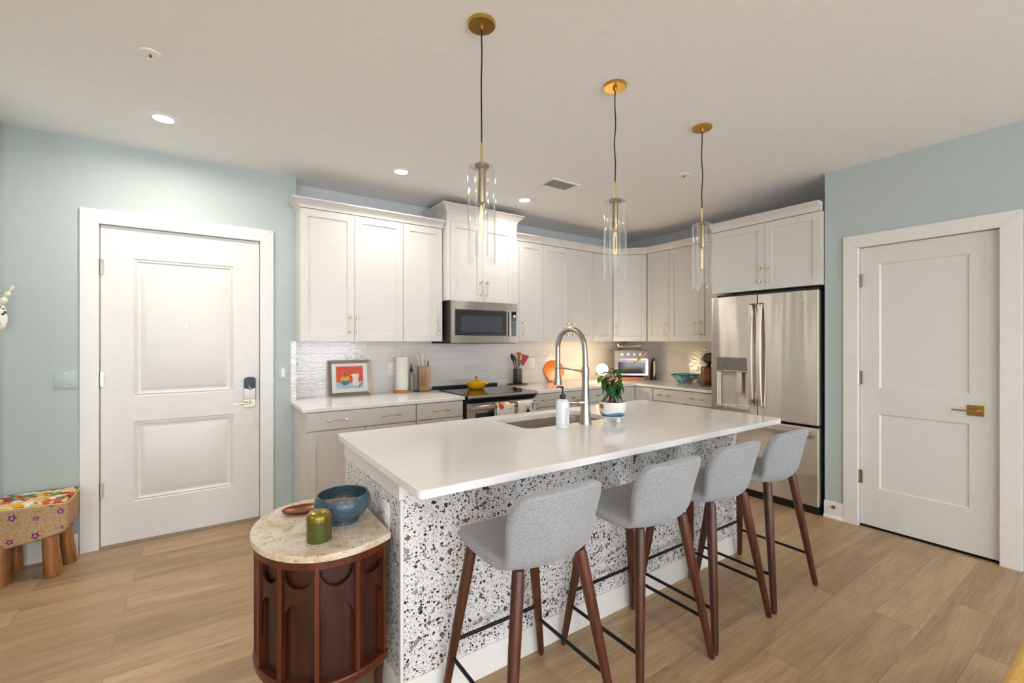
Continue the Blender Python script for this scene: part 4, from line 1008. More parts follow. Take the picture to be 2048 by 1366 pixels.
fdr = mk('freezer_drawer', B(MF2).slab(L0, L1, 0.072, 0.702, 0.0, 0.07), STEEL, fr, bevel=0.008, seg=3)
def fh(x, par, dx):
    b = B(MF2); n = 16; L = []
    for i in range(n + 1):
        t = i / n; z = 0.835 + (1.722 - 0.835) * t; y = -0.030 - 0.028 * math.sin(PI * t)
        w = 0.020
        L.append([(x - w, y + 0.008, z), (x - w * 0.8, y - 0.006, z), (x + w * 0.8, y - 0.006, z), (x + w, y + 0.008, z), (x + w * 0.7, y + 0.016, z), (x - w * 0.7, y + 0.016, z)])
    b.rings(L); mk('handle', b, STEEL, par, merge=False)
    for z in (0.84, 1.69): mk('handle_bracket', B(MF2).box(x - 0.014, x + 0.014, -0.024, 0.001, z, z + 0.045), simple('handle_end_grey', srgb(92, 96, 102), 0.35, 0.6), par)
fh(MIDX - 0.038, ldoor, 0); fh(MIDX + 0.038, rdoor, 0)
b = B(MF2); b.box(-2.40, -1.61, -0.058, -0.030, 0.640, 0.672); mk('handle', b, STEELH, fdr, bevel=0.006)
for x in (-2.385, -1.63): mk('handle_bracket', B(MF2).box(x - 0.014, x + 0.014, -0.034, 0.001, 0.640, 0.672), STEEL, fdr)
mk('dispenser_panel', B(MF2).box(-2.420, -2.118, -0.006, 0.001, 1.132, 1.252), simple('dispenser_grey_steel', srgb(150, 146, 142), 0.3, 0.9), ldoor, bevel=0.003)
b = B(MF2)
for k in range(5): b.box(-2.398, -2.388, -0.0068, -0.0058, 1.155 + k * 0.018, 1.160 + k * 0.018)
b.box(-2.345, -2.325, -0.0068, -0.0058, 1.158, 1.166)
for k in range(3): b.box(-2.19, -2.178, -0.0068, -0.0058, 1.160 + k * 0.03, 1.164 + k * 0.03)
mk('dispenser_print', b, simple('dispenser_print_grey', srgb(96, 96, 100), 0.5), ldoor, merge=False)
mk('dispenser_paddle', B(MF2).box(-2.235, -2.185, 0.008, 0.020, 0.925, 1.125), STEEL, ldoor, bevel=0.004)
mk('dispenser_tray', B(MF2).box(-2.425, -2.115, -0.024, 0.044, 0.775, 0.797), STEELH, ldoor, bevel=0.004)
emblem(MF2, -1.685, 1.712, 0.0, 0.022, rdoor)

# ------------------------------------------------------------------ things on the left counter
CT = 0.915
pf = thing('framed_picture', 'framed still life of yellow fruit bowl and white pitcher on coral', 'picture', (1.075, 4.14, CT))
MP = Matrix.Translation((1.075, 4.128, CT)) @ Matrix.Rotation(math.radians(-7.5), 4, 'X')
w, h, fw = 0.184, 0.316, 0.028
b = B(MP)
for q in ([(-w, 0), (w, 0), (w - fw, fw), (-w + fw, fw)], [(w, 0), (w, h), (w - fw, h - fw), (w - fw, fw)], [(w, h), (-w, h), (-w + fw, h - fw), (w - fw, h - fw)], [(-w, h), (-w, 0), (-w + fw, fw), (-w + fw, h - fw)]):
    o_, i_ = q[:2], q[2:]
    b.rings([[(q[0][0], 0.0, q[0][1]), (q[1][0], 0.0, q[1][1]), (q[2][0], 0.010, q[2][1]), (q[3][0], 0.010, q[3][1])], [(q[0][0], 0.018, q[0][1]), (q[1][0], 0.018, q[1][1]), (q[2][0], 0.018, q[2][1]), (q[3][0], 0.018, q[3][1])]])
mk('frame', b, FRAMEW, pf, merge=False)
mk('mat_board', B(MP).box(-w + fw, w - fw, 0.0125, 0.015, fw, h - fw), MATB, pf)
b = B(MP); px0, px1, pz0, pz1 = -0.118, 0.118, 0.062, 0.262
b.mi = 0; b.box(px0, px1, 0.0115, 0.0125, pz0, pz1)
b.mi = 1; b.prism_y([(px0, pz0), (px1, pz0), (px1, pz0 + 0.062), (0.03, pz0 + 0.050), (px0, pz0 + 0.060)], 0.0110, 0.0116)
b.mi = 2; b.prism_y([(-0.082, 0.132), (-0.005, 0.132), (-0.010, 0.108), (-0.030, 0.092), (-0.058, 0.092), (-0.076, 0.108)], 0.0104, 0.0111)
b.mi = 3; b.prism_y([(-0.082, 0.132), (-0.080, 0.160), (-0.060, 0.172), (-0.040, 0.162), (-0.020, 0.178), (-0.002, 0.160), (-0.005, 0.132)], 0.0104, 0.0111)
b.mi = 4; b.prism_y([(0.018, 0.086), (0.078, 0.086), (0.072, 0.150), (0.085, 0.196), (0.060, 0.190), (0.030, 0.192), (0.006, 0.182), (0.024, 0.165)], 0.0100, 0.0111)
b.mi = 2; b.prism_y([(0.07, 0.074), (0.080, 0.070), (0.112, 0.108), (0.104, 0.112)], 0.0100, 0.0111)
mk('painting', b, [PICR, PICG, PICB, PICY, PICW], pf, merge=False)

tx, ty = 1.535, 4.085
t = thing('paper_towel_holder', 'round wooden paper towel holder by the wall outlet', 'paper towel holder', (tx, ty, CT))
mk('base', B().lathe([(0, 0), (0.078, 0), (0.080, 0.004), (0.080, 0.020), (0.076, 0.024), (0, 0.024)], (tx, ty, CT), 40), OAKW, t)
mk('rod', B().tube([(tx, ty, CT + 0.02), (tx, ty, CT + 0.345)], 0.006, 12), NICKEL, t)
mk('paper_towel_roll', B().lathe([(0.020, 0.026), (0.060, 0.026), (0.0615, 0.03), (0.0615, 0.333), (0.060, 0.337), (0.020, 0.337)], (tx, ty, CT), 40, closed=True), PAPER, label='upright white paper towel roll on the wooden holder', cat='paper towel roll')
t = thing('oil_bottle', 'slim clear bottle with black spout behind the paper towels', 'bottle', (1.652, 4.145, CT))
mk('glass', B().lathe([(0, 0), (0.026, 0), (0.027, 0.004), (0.027, 0.150), (0.022, 0.168), (0.011, 0.178), (0.010, 0.19), (0, 0.19)], (1.652, 4.145, CT), 28), simple('grey_green_bottle', srgb(150, 156, 146), 0.12), t)
mk('spout', B().lathe([(0, 0.188), (0.013, 0.188), (0.013, 0.212), (0.007, 0.22), (0.005, 0.262), (0, 0.262)], (1.652, 4.145, CT), 16), BLACK, t)
kx, ky = 1.752, 4.07
mk('slate_tray', B().prism(rrect(kx - 0.08, kx + 0.085, ky - 0.065, ky + 0.07, 0.01), CT, CT + 0.010), SLATE, label='grey slate square under the knife block', cat='tray')
t = thing('knife_block', 'tall amber and wood knife block on a slate square', 'knife block', (kx, ky, CT + 0.01))
KB = Rz(kx, ky, -12, CT + 0.010)
mk('acrylic_side', B(KB).box(-0.058, 0.008, -0.045, 0.05, 0.0, 0.232), ACRY, t, bevel=0.002)
mk('wood_side', B(KB).box(0.009, 0.042, -0.045, 0.05, 0.0, 0.228), OAKW, t, bevel=0.002)
KL = ['back left', 'back middle', 'front left', 'front middle', 'third', 'fourth']
kk = 0
for (dx, dy, hgt, tilt) in ((-0.045, 0.03, 0.130, -0.02), (-0.030, 0.028, 0.145, -0.01), (-0.042, -0.01, 0.120, -0.03), (-0.022, -0.012, 0.135, 0.0), (-0.008, 0.02, 0.125, 0.01)):
    b = B(KB); b.tube([(dx, dy, 0.232), (dx + tilt * 0.3, dy, 0.26), (dx + tilt * 0.6, dy, 0.232 + hgt * 0.7), (dx + tilt, dy, 0.232 + hgt)], [0.0055, 0.0065, 0.006, 0.007], 10)
    mk('kitchen_knife', b, KNIFEW, label='ivory-handled knife standing in the amber knife block', cat='knife', group='knives in the amber block')
b = B(KB)
for s, dx in ((1, 0.026), (1, 0.052)):
    c = Vector((dx, -0.005, 0.315)); b.tube([c + Vector((0.013 * math.cos(a), 0, 0.022 * math.sin(a))) for a in [2 * PI * k / 14 for k in range(15)]], 0.004, 8)
b.tube([(0.026, -0.005, 0.232), (0.028, -0.005, 0.295)], 0.005, 8).tube([(0.036, -0.005, 0.232), (0.046, -0.005, 0.296)], 0.005, 8)
mk('kitchen_scissors', b, KNIFEW, label='ivory-handled kitchen scissors in the right side of the knife block', cat='scissors', merge=False)
b = B(KB).tube([(0.030, -0.03, 0.229), (0.033, -0.03, 0.262), (0.036, -0.03, 0.29)], [0.005, 0.006, 0.004], 10); mk('honing_steel', b, BLACK, label='short black-handled tool in the wooden side of the knife block', cat='knife')
b = B(); b.lathe([(0, 0), (0.040, 0), (0.048, 0.010), (0.044, 0.012), (0.036, 0.005), (0, 0.004)], (1.815, 3.965, CT), 28, sx=0.9, sy=1.35)
mk('spoon_rest', b, STONEF, label='grey marbled spoon rest beside the cooktop', cat='spoon rest')

# utensil crock
ux, uy = 2.873, 4.085
mk('slate_board', B().prism([(ux + 0.128 * math.cos(2 * PI * k / 8 + 0.39), uy + 0.105 * math.sin(2 * PI * k / 8 + 0.39)) for k in range(8)], CT, CT + 0.010), SLATE, label='octagonal slate board under the utensil crock', cat='board')
mk('utensil_crock', B().lathe([(0, 0), (0.050, 0), (0.052, 0.003), (0.052, 0.168), (0.048, 0.168), (0.047, 0.012), (0, 0.010)], (ux, uy, CT + 0.010), 36), CROCK, label='dark metal cylinder crock holding cooking utensils', cat='crock')
zb = CT + 0.025; ur = []
def utensil(name, label, cat, bx, by, tx_, ty_, tz, hr, hw, hl, hm, mat_, thick=0.006, spoon=True):
    t = thing(name, label, cat, (ux + bx, uy + by, zb), 'utensils in the dark crock')
    p0 = Vector((ux + bx, uy + by, zb)); p1 = Vector((ux + tx_, uy + ty_, tz)); d = (p1 - p0).normalized()
    mk('handle', B().tube([p0, p1], hr, 10), hm, t)
    u = Vector((0.825, -0.565, 0)); u = (u - d * u.dot(d)).normalized(); n_ = d.cross(u)
    b = B(); L = []
    for i in range(9):
        k = i / 8; wv = hw * (math.sin(PI * (0.08 + 0.84 * k)) ** 0.7 if spoon else (0.35 + 0.65 * k))
        c = p1 + d * (hl * k - 0.008)
        L.append([c - u * wv, c - n_ * thick * 0.5, c + u * wv, c + n_ * thick * 0.5])
    b.rings(L); mk('head', b, mat_, t, merge=False)
utensil('cooking_spoon', 'dark blue wooden spoon leaning left in the utensil crock', 'spoon', 0.01, 0.01, -0.070, -0.01, 1.19, 0.005, 0.020, 0.085, BLACKM, simple('dark_blue_lacquer', srgb(44, 44, 66), 0.3))
utensil('cooking_spoon', 'multicolor painted spoon in the left of the utensil crock', 'spoon', 0.01, -0.01, -0.046, -0.02, 1.165, 0.005, 0.019, 0.085, UTEN, UTEN)
utensil('wooden_spatula', 'pale wooden spatula in the middle of the utensil crock', 'spatula', 0.0, 0.01, -0.004, 0.012, 1.17, 0.005, 0.013, 0.09, OAKW, simple('pale_wood', srgb(220, 196, 150), 0.5), spoon=False)
utensil('lacquered_spatula', 'blue-grey spatula in the middle of the utensil crock', 'spatula', 0.0, -0.02, 0.004, -0.024, 1.13, 0.005, 0.014, 0.07, OAKW, simple('blue_grey_lacquer', srgb(76, 104, 128), 0.4))
utensil('silicone_spatula', 'green spatula behind the red one in the utensil crock', 'spatula', -0.01, 0.0, 0.022, -0.004, 1.12, 0.005, 0.014, 0.08, KNIFEW, GREEN, spoon=False)
utensil('silicone_spatula', 'square orange-brown spatula at the back of the utensil crock', 'spatula', -0.01, 0.01, 0.030, 0.028, 1.175, 0.005, 0.026, 0.11, OAKW, simple('rust_silicone', srgb(186, 84, 46), 0.5), spoon=False)
utensil('silicone_turner', 'wide red turner leaning right in the utensil crock', 'turner', -0.01, -0.01, 0.054, -0.02, 1.135, 0.005, 0.042, 0.125, KNIFEW, RED, spoon=False)
# orange board
b = B(); ox, oz = 3.472, 1.045
pts = [(-0.125, -0.055), (-0.085, -0.115), (-0.01, -0.130), (0.06, -0.122), (0.125, -0.085), (0.172, -0.035), (0.158, 0.05), (0.115, 0.102), (0.05, 0.122), (-0.02, 0.130), (-0.085, 0.112), (-0.135, 0.065), (-0.150, 0.0)]
MO = Matrix.Translation((ox, YK - 0.048, CT)) @ Matrix.Rotation(math.radians(-8), 4, 'X')
b = B(MO).prism_y([(x, z + 0.131) for x, z in pts], 0.0, 0.012); ob = thing('serving_board', 'orange octagonal resin board leaning on the tiles behind the faucet', 'board', (ox, YK - 0.05, CT))
mk('board', b, ORANGE, ob, bevel=0.003)
b = B(MO)
b.prism_y([(-0.125, 0.171), (-0.118, 0.176), (-0.088, 0.096), (-0.096, 0.092)], -0.001, 0.001)
b.prism_y([(-0.050, 0.16), (-0.040, 0.165), (-0.032, 0.09), (-0.046, 0.085)], -0.001, 0.001).prism_y([(-0.028, 0.14), (-0.012, 0.13), (0.006, 0.085), (-0.008, 0.08)], -0.001, 0.001)
b.prism_y([(0.118, 0.215), (0.128, 0.205), (0.160, 0.11), (0.150, 0.11)], -0.001, 0.001)
mk('inlay', b, ORANGED, ob, merge=False)

# ------------------------------------------------------------------ corner things
lx, ly = 3.85, 3.745
t = thing('globe_lamp', 'small glowing white globe lamp on a brass base in the corner', 'lamp', (lx, ly, CT))
mk('base', B().lathe([(0, 0), (0.045, 0), (0.047, 0.006), (0.030, 0.012), (0.012, 0.020), (0.010, 0.070), (0.022, 0.086), (0, 0.086)], (lx, ly, CT), 28), BRASS, t)
mk('globe', B().ball((lx, ly, CT + 0.152), 0.068, 28), GLOBE, t, ang=80)
# toaster oven
cxT, cyT = 4.355, 3.735
MT = Rz(cxT, cyT, -42, CT)
mk('wooden_riser', B(MT).box(-0.19, 0.16, 0.004, 0.24, 0.0, 0.040), wood('riser_wood', srgb(150, 92, 50), srgb(184, 124, 76)), label='wooden board under the toaster oven', cat='board', bevel=0.003)
to = thing('toaster_oven', 'stainless countertop toaster oven in the corner with four star knobs', 'toaster oven', (cxT, cyT, CT + 0.04))
mk('body', B(MT).box(-0.205, 0.205, 0.012, 0.26, 0.052, 0.375), STEELH, to, bevel=0.02, seg=4)
for sx_ in (-1, 1):
    for yy in (0.04, 0.22): mk('foot', B(MT).tube([(0.14 * sx_, yy, 0.040), (0.14 * sx_, yy, 0.054)], 0.010, 10), BLACK, to)
mk('control_panel', B(MT).box(-0.198, 0.198, 0.004, 0.014, 0.272, 0.366), simple('toaster_panel', srgb(150, 148, 146), 0.5, 0.5), to, bevel=0.004)
for k in range(4):
    b = B(MT); xk = -0.115 + k * 0.072; pts = []
    for q in range(12): rr = 0.022 if q % 2 == 0 else 0.014; pts.append((xk + rr * math.cos(2 * PI * q / 12 + 0.26), 0.322 + rr * math.sin(2 * PI * q / 12 + 0.26)))
    b.prism_y(pts, -0.014, 0.004); mk('knob', b, STARCH, to, bevel=0.002)
td = mk('door', B(MT).slab(-0.198, 0.198, 0.062, 0.262, 0.002, 0.014, [(-0.165, 0.165, 0.085, 0.225, [(0, 0.002), (0.003, 0.005)])]), STEELH, to)
mk('window', B(MT).box(-0.161, 0.161, 0.0035, 0.005, 0.088, 0.222), WGLASS, td)
b = B(MT).tube([(-0.175, -0.022, 0.243), (0.175, -0.022, 0.243)], 0.009, 12)
for s in (-1, 1): b.tube([(0.15 * s, 0.003, 0.243), (0.15 * s, -0.02, 0.243)], 0.006, 10)
mk('handle', b, CHROME, td, merge=False)
mk('rack_rim', B(MT).tube([(-0.15, 0.0, 0.150), (0.14, 0.0, 0.150), (0.155, 0.0, 0.160)], 0.0025, 8), simple('brass_rack', srgb(190, 160, 90), 0.4, 0.8), td)
b = B(MT)
b.tube([(-0.14, 0.06, 0.375), (-0.14, 0.06, 0.402), (0.115, 0.06, 0.402), (0.115, 0.06, 0.375)], 0.003, 8).tube([(-0.14, 0.20, 0.375), (-0.14, 0.20, 0.402), (0.115, 0.20, 0.402), (0.115, 0.20, 0.375)], 0.003, 8).tube([(-0.14, 0.06, 0.402), (-0.14, 0.20, 0.402)], 0.003, 8).tube([(0.115, 0.06, 0.402), (0.115, 0.20, 0.402)], 0.003, 8)
mk('wire_rack', b, BLACKM, label='dark wire rack on top of the toaster oven', cat='rack', merge=False)
b = B(MT); b.rings([[(x, y, z) for x, y in rrect(-0.16 - e, 0.13 + e, 0.055 - e, 0.205 + e, 0.02)] for e, z in ((0, 0.405), (0.010, 0.428), (0.014, 0.446), (0.010, 0.446), (0.004, 0.43), (-0.004, 0.409))], True, True)
mk('baking_pan', b, CHROME, label='shallow silver baking pan stacked above the toaster oven', cat='pan')
b = B(MT).tube([(0.035, -0.042, 0.212), (0.165, -0.034, 0.335)], [0.007, 0.012], 8, flat=0.4); b.tube([(0.035, -0.036, 0.212), (0.165, -0.026, 0.335)], [0.007, 0.012], 8, flat=0.4)
mk('wooden_tongs', b, simple('orange_wood', srgb(226, 160, 48), 0.5), label='orange wooden tongs hanging slanted on the toaster oven', cat='tongs', merge=False)
# kettle
ex, ey = 4.665, 3.655
t = thing('kettle', 'slim kettle with white handle right of the toaster oven', 'kettle', (ex, ey, CT))
mk('base', B().lathe([(0, 0), (0.038, 0), (0.040, 0.012), (0.037, 0.022), (0, 0.022)], (ex, ey, CT), 28), BLACK, t)
mk('body', B().lathe([(0, 0.022), (0.037, 0.022), (0.038, 0.05), (0.033, 0.14), (0.028, 0.20), (0.020, 0.24), (0, 0.245)], (ex, ey, CT), 28), simple('dark_brown_steel', srgb(84, 66, 52), 0.3, 0.6), t)
u = Vector((-0.70, -0.72, 0)); c = Vector((ex, ey, CT))
mk('handle', B().tube([c + u * 0.040 + Vector((0, 0, 0.225)), c + u * 0.075 + Vector((0, 0, 0.235)), c + u * 0.098 + Vector((0, 0, 0.18)), c + u * 0.098 + Vector((0, 0, 0.10)), c + u * 0.070 + Vector((0, 0, 0.055)), c + u * 0.040 + Vector((0, 0, 0.07))], [0.007, 0.010, 0.013, 0.014, 0.010, 0.007], 12), CREAM, t)
mk('lid', B().lathe([(0, 0.262), (0.010, 0.260), (0.022, 0.246), (0.024, 0.240), (0, 0.240)], (ex, ey, CT), 20).tube([c + Vector((0, 0, 0.25)), c + u * 0.05 + Vector((0, 0, 0.272))], [0.008, 0.006], 8), BLACK, t, merge=False)
STAINB = simple('cobalt_glass_rim', srgb(40, 64, 120), 0.15); STAINO = simple('orange_glass', srgb(230, 76, 34), 0.15); LEAD = simple('lead_line', srgb(36, 44, 52), 0.4)
gb = thing('glass_bowl', 'angular blue and orange stained-glass bowl on the right counter', 'bowl', (4.585, 3.145, CT))
def hexp(r_, z, k): z += 0.004; a = 0.35 + 2 * PI * k / 6; return (4.585 + r_ * math.cos(a), 3.145 + r_ * math.sin(a), CT + z)
b = B()
for k in range(6): b.tube([hexp(0.064, 0.001, k), hexp(0.158, 0.095, k)], 0.0035, 6)
mk('lead_line', b, LEAD, gb, merge=False)
b = B(); b.tube([hexp(0.157, 0.095, k) for k in range(7)], 0.004, 6); mk('rim', b, STAINB, gb)
b = B()
for k in (3,):
    P_ = lambda r_, z, f: Vector(hexp(r_, z, k)).lerp(Vector(hexp(r_, z, k + 1)), f) + Vector((-0.006, -0.004, -0.004))
    b.f([b.v(P_(0.085, 0.024, 0.25)), b.v(P_(0.085, 0.024, 0.95)), b.v(P_(0.125, 0.062, 0.85)), b.v(P_(0.125, 0.062, 0.2))])
mk('orange_pane', b, STAINO, gb, solid=0.001)
b = B(); b.lathe([(0.0, 0.0), (0.062, 0.0), (0.066, 0.004), (0.158, 0.094), (0.153, 0.096), (0.062, 0.010), (0, 0.008)], (4.585, 3.145, CT), 6, rot=0.35)
mk('bowl', b, STAIN, gb, ang=20)
# stand mixer, half hidden by the refrigerator
qx2, qy2 = 4.50, 2.792
t = thing('stand_mixer', 'stand mixer with turned wooden bowl beside the refrigerator', 'stand mixer', (qx2, qy2, CT))
MX = simple('mixer_bronze', srgb(86, 76, 66), 0.25, 0.7)
mk('base', B().prism(rrect(qx2 - 0.095, qx2 + 0.095, qy2 - 0.30, qy2 + 0.085, 0.06), CT, CT + 0.022), MX, t, bevel=0.006)
mk('bowl', B().lathe([(0, 0.024), (0.045, 0.024), (0.062, 0.045), (0.076, 0.10), (0.084, 0.155), (0.087, 0.205), (0.083, 0.205), (0.078, 0.15), (0.05, 0.05), (0, 0.04)], (qx2, qy2, CT), 36), BOWLW, t)
mk('column', B().prism(rrect(qx2 - 0.05, qx2 + 0.05, qy2 - 0.26, qy2 - 0.15, 0.03), CT + 0.022, CT + 0.27), MX, t)
mk('motor_head', B().tube([(qx2, qy2 - 0.29, CT + 0.30), (qx2, qy2 - 0.27, CT + 0.30), (qx2, qy2 - 0.10, CT + 0.305), (qx2, qy2 + 0.03, CT + 0.298), (qx2, qy2 + 0.062, CT + 0.295)], [0.03, 0.062, 0.07, 0.058, 0.03], 20), MX, t)
mk('attachment_hub', B().tube([(qx2, qy2 + 0.05, CT + 0.295), (qx2, qy2 + 0.088, CT + 0.295)], 0.016, 14).tube([(qx2, qy2 + 0.01, CT + 0.25), (qx2, qy2 + 0.01, CT + 0.17)], [0.032, 0.014], 14), NICKEL, t, merge=False)

# ------------------------------------------------------------------ round-fronted side table
ecx, ecy = 0.385, 1.90
def epts(sc, n=72, top=False):
    P = []
    for k in range(n * 4 + 1):
        a = 2 * PI - math.acos(0.606) - (2 * PI - 2 * math.acos(0.606)) * k / (n * 4)
        ax = 0.32 if math.cos(a) > 0 else 0.25
        x = ecx + ax * sc * math.cos(a); y = ecy + 0.31 * sc * math.sin(a)
        P.append(Vector((x, y)))
    P = [p for p in P if p.x <= 0.5801]
    d = [0.0]
    for i in range(1, len(P)): d.append(d[-1] + (P[i] - P[i - 1]).length)
    out = []; j = 0
    for k in range(n + 1):
        t_ = d[-1] * k / n
        while j < len(d) - 2 and d[j + 1] < t_: j += 1
        f = (t_ - d[j]) / max(1e-9, d[j + 1] - d[j]); out.append(P[j].lerp(P[j + 1], f))
    return out
tb = thing('side_table', 'demilune dark wood side table with cream stone top by the island end', 'side table', (0.37, 1.9, 0))
def cap(P): return [(p.x, p.y) for p in P]
mk('stone_top', B().prism(cap(epts(1.0)), 0.656, 0.680), TRAV, tb, bevel=0.004)
mk('top_rim', B().prism(cap(epts(0.965)), 0.626, 0.6555), RWOODL, tb, bevel=0.003)
mk('bottom_rim', B().prism(cap(epts(0.965)), 0.205, 0.238), RWOODL, tb, bevel=0.008)
mk('carcass', B().prism(cap(epts(0.86)), 0.238, 0.626), RWOOD, tb)
NB = 9
E1 = epts(0.955, NB); E0 = epts(0.875, NB)
for k in range(NB + 1):
    p, q = E1[k], E0[k]; d = (p - q).normalized(); s_ = Vector((-d.y, d.x)) * 0.008
    if k in (0, NB): p = p + Vector((-0.010, 0)); q = q + Vector((-0.010, 0))
    mk('fin', B().prism([(p + s_).to_tuple(), (p - s_).to_tuple(), (q - s_ - d * 0.02).to_tuple(), (q + s_ - d * 0.02).to_tuple()], 0.2375, 0.6265), RWOODL, tb, bevel=0.002)
NS = 24; F1 = epts(0.915, NB * NS); F0 = epts(0.885, NB * NS)
for k in range(NB):
    b = B(); prevs = None
    for j in range(NS + 1):
        u_ = j / NS; e = 2 * u_ - 1
        zt = 0.627 - 0.072 * math.sqrt(max(0, 1 - (e / 0.92) ** 2)) if abs(e) < 0.92 else 0.627
        zl = 0.505 - 0.09 * (1 - math.sqrt(max(0, 1 - (e / 0.90) ** 2))) if abs(e) < 0.90 else 0.2375
        zl = min(zl, zt - 0.02)
        p, q = F1[k * NS + j], F0[k * NS + j]
        cur = [b.v((p.x, p.y, zl)), b.v((p.x, p.y, zt)), b.v((q.x, q.y, zt)), b.v((q.x, q.y, zl))]
        if prevs:
            for m_ in range(4): b.f([prevs[m_], cur[m_], cur[(m_ + 1) % 4], prevs[(m_ + 1) % 4]])
        else: b.f(cur)
        prevs = cur
    b.f(prevs)
    mk('arched_overlay', b, RWOOD, tb, ang=30)
for (x, y) in ((0.545, 1.70), (0.26, 1.73), (0.26, 2.07), (0.545, 2.10)):
    dx = -0.0 if x > 0.5 else -0.03
    mk('leg', B().tube([(x, y, 0.206), (x + dx * 0.3, y, 0.14), (x + dx, y, 0.0)], [0.024, 0.018, 0.011], 14), RWOOD, tb)
TT = 0.680
t = thing('ceramic_bowl', 'mottled blue-grey ceramic bowl on the stone side table', 'bowl', (0.452, 1.862, TT))
mk('bowl', B().lathe([(0, 0.0), (0.062, 0.0), (0.062, 0.010), (0.058, 0.014), (0.088, 0.036), (0.106, 0.064), (0.108, 0.080), (0.103, 0.100), (0.096, 0.112), (0.092, 0.111), (0.098, 0.092), (0.100, 0.072), (0.085, 0.045), (0.05, 0.026), (0, 0.022)], (0.455, 1.868, TT), 48), BLUEG, t)
mk('wooden_sticks', B().tube([(0.40, 1.915, TT + 0.075), (0.535, 1.845, TT + 0.082)], 0.005, 8).tube([(0.39, 1.90, TT + 0.070), (0.50, 1.825, TT + 0.074)], 0.004, 8), OAKW, label='thin wooden sticks lying inside the blue-grey bowl', cat='sticks', merge=False)
t = thing('green_canister', 'small green metal canister with gold lid on the side table', 'canister', (0.340, 1.735, TT))
mk('canister_body', B().lathe([(0, 0), (0.040, 0), (0.0425, 0.003), (0.0425, 0.075), (0, 0.075)], (0.340, 1.735, TT), 40), GREENG, t)
mk('lid', B().lathe([(0, 0.108), (0.018, 0.1075), (0.034, 0.103), (0.0425, 0.094), (0.0435, 0.088), (0.0435, 0.0755), (0, 0.0755)], (0.340, 1.735, TT), 40), simple('antique_gold_green', srgb(142, 126, 54), 0.28, 0.75, noise_amt=0.15), t)
b = B(); b.lathe([(0, 0.004), (0.045, 0.004), (0.070, 0.012), (0.078, 0.020), (0.076, 0.022), (0.066, 0.015), (0.04, 0.008), (0, 0.007)], (0, 0, 0), 40, sx=1.0, sy=0.62)
bmesh.ops.transform(b.bm, matrix=Matrix.Translation((0.335, 2.055, TT - 0.003)) @ Matrix.Rotation(math.radians(-12), 4, 'Z'), verts=b.bm.verts)
mk('copper_dish', b, COPPER, label='oval hammered copper dish behind the green canister', cat='dish')

# ------------------------------------------------------------------ upholstered log-legged bench, ornament, ottoman
bn = thing('log_leg_stool', 'patchwork-upholstered low bench on thick log legs by the entry door', 'bench', (-0.86, 3.87, 0))
b = B(); fr_ = [(-1.02, 0.198), (-0.80, 0.226), (-0.715, 0.246), (-0.692, 0.262), (-0.684, 0.285), (-0.684, 0.428), (-1.02, 0.436)]
b.rings([[(x, 4.028, z) for x, z in fr_], [(x, 3.735, z) for x, z in fr_]])
mk('side_fabric', b, FLORAL, bn, bevel=0.02, seg=3)
mk('top_fabric', B().prism(rrect(-1.018, -0.688, 3.740, 4.024, 0.03), 0.430, 0.452), PATCH, bn, bevel=0.010, seg=3)
MAG = simple('magenta_thread', srgb(150, 44, 110), 0.9); IND = simple('indigo_thread', srgb(66, 74, 150), 0.9); ORT = simple('orange_thread', srgb(236, 150, 50), 0.9)
for (x, z, r_) in ((-0.915, 0.385, 0.024), (-0.818, 0.362, 0.017), (-0.715, 0.385, 0.021), (-0.822, 0.262, 0.024), (-0.925, 0.250, 0.020), (-0.710, 0.285, 0.011)):
    b = B(); ph = x * 40
    b.prism_y([(x + r_ * (1.0 if q % 2 == 0 else 0.55) * math.cos(ph + PI * q / 5), z + r_ * (1.0 if q % 2 == 0 else 0.55) * math.sin(ph + PI * q / 5)) for q in range(10)], 3.7335, 3.7352)
    b.mi = 1; b.prism_y([(x + r_ * 0.55 * math.cos(PI * q / 5), z + r_ * 0.55 * math.sin(PI * q / 5)) for q in range(10)], 3.7328, 3.7345)
    b.mi = 2; b.prism_y([(x + r_ * 0.25 * math.cos(PI * q / 4), z + r_ * 0.3 * math.sin(PI * q / 4)) for q in range(8)], 3.7320, 3.7335)
    mk('embroidered_flower', b, [MAG, IND, ORT], bn, merge=False)
mk('piping', B().tube([(-1.018, 3.732, 0.437), (-0.70, 3.732, 0.430), (-0.682, 3.75, 0.430), (-0.681, 4.02, 0.436)], 0.004, 8), simple('yellow_cord', srgb(222, 190, 120), 0.8), bn)
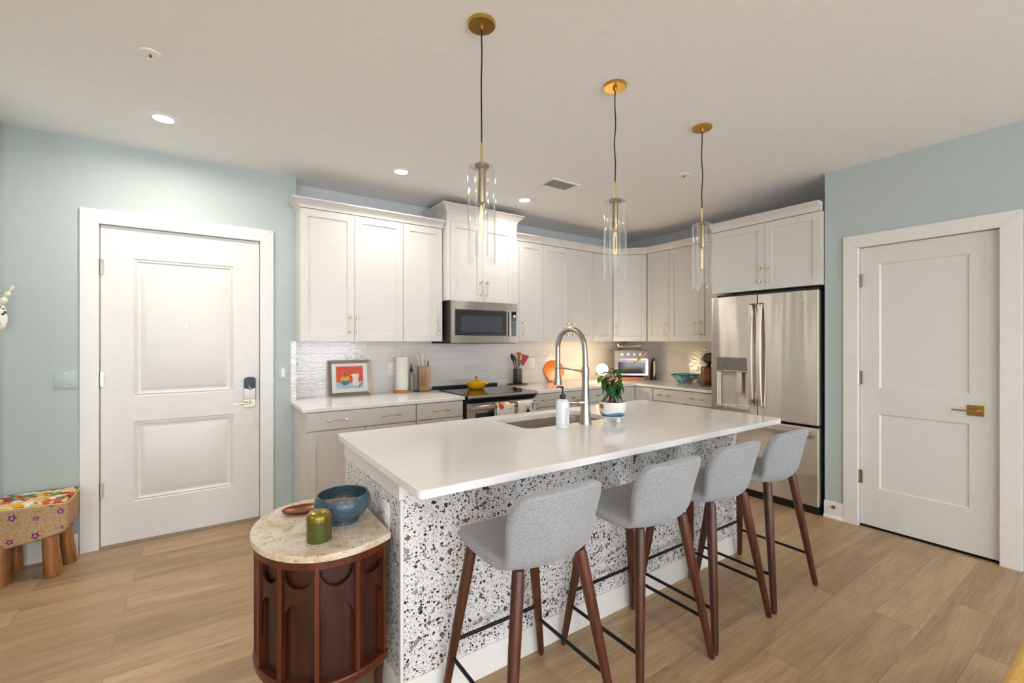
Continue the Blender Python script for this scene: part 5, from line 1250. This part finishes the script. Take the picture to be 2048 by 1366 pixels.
for (x, y, r_, sx_) in ((-0.965, 3.765, 0.036, 0.0), (-0.765, 3.762, 0.040, 0.01), (-0.728, 3.925, 0.036, 0.012), (-0.955, 3.955, 0.034, 0.0)):
    mk('leg', B().tube([(x, y, 0.24), (x + sx_ * 0.3, y, 0.15), (x + sx_, y, 0.06), (x + sx_ * 1.3, y, 0.0)], [r_ * 0.92, r_ * 0.95, r_ * 1.05, r_ * 1.02], 18), LOG, bn, bevel=0.004)
om = thing('wall_ornament', 'hanging ornament of cream beads and painted floral bulb at the left wall', 'ornament', (-0.995, 3.9, 1.46))
mk('bulb', B().lathe([(0, 0), (0.012, 0.004), (0.021, 0.03), (0.025, 0.065), (0.022, 0.10), (0.015, 0.13), (0.008, 0.145), (0, 0.148)], (-0.998, 3.9, 1.467), 24), ORN, om, ang=80)
c = Vector((-1.0, 3.9, 1.625)); d = Vector((0.42, 0, 0.9)).normalized()
mk('bead', B().tube([c - d * 0.012, c, c + d * 0.03, c + d * 0.042], [0.006, 0.019, 0.019, 0.008], 16), CREAM, om, ang=80)
mk('bead', B().tube([c + d * 0.040, c + d * 0.048, c + d * 0.068, c + d * 0.078], [0.006, 0.014, 0.014, 0.006], 16), CREAM, om, ang=80)
mk('bead', B().tube([c + d * 0.076, c + d * 0.082, c + d * 0.115, c + d * 0.118], [0.004, 0.0065, 0.007, 0.004], 12), CREAM, om, ang=80)
mk('hook', B().tube([(XL, 3.9, 1.66), (-1.0, 3.9, 1.665), (-0.996, 3.9, 1.655), (-0.998, 3.9, 1.60)], 0.002, 6), NICKEL, om)
ot = thing('ottoman', 'mustard yellow upholstered ottoman corner at the bottom right', 'ottoman', (2.15, -0.2, 0))
mk('cushion', B().box(1.50, 2.50, -0.5, 0.262, 0.352, 0.452), MUSTARD, ot, bevel=0.02, seg=3)
mk('base', B().box(1.51, 2.49, -0.49, 0.255, 0.06, 0.344), MUSTARD, ot, bevel=0.015, seg=3)
mk('piping', B().box(1.498, 2.502, -0.502, 0.264, 0.345, 0.352), simple('cream_piping', srgb(226, 218, 200), 0.8), ot, bevel=0.002)
for x in (1.56, 2.44):
    for y in (-0.44, 0.18): mk('leg', B().tube([(x, y, 0.062), (x, y, 0)], [0.02, 0.014], 12), WALNUT, ot)
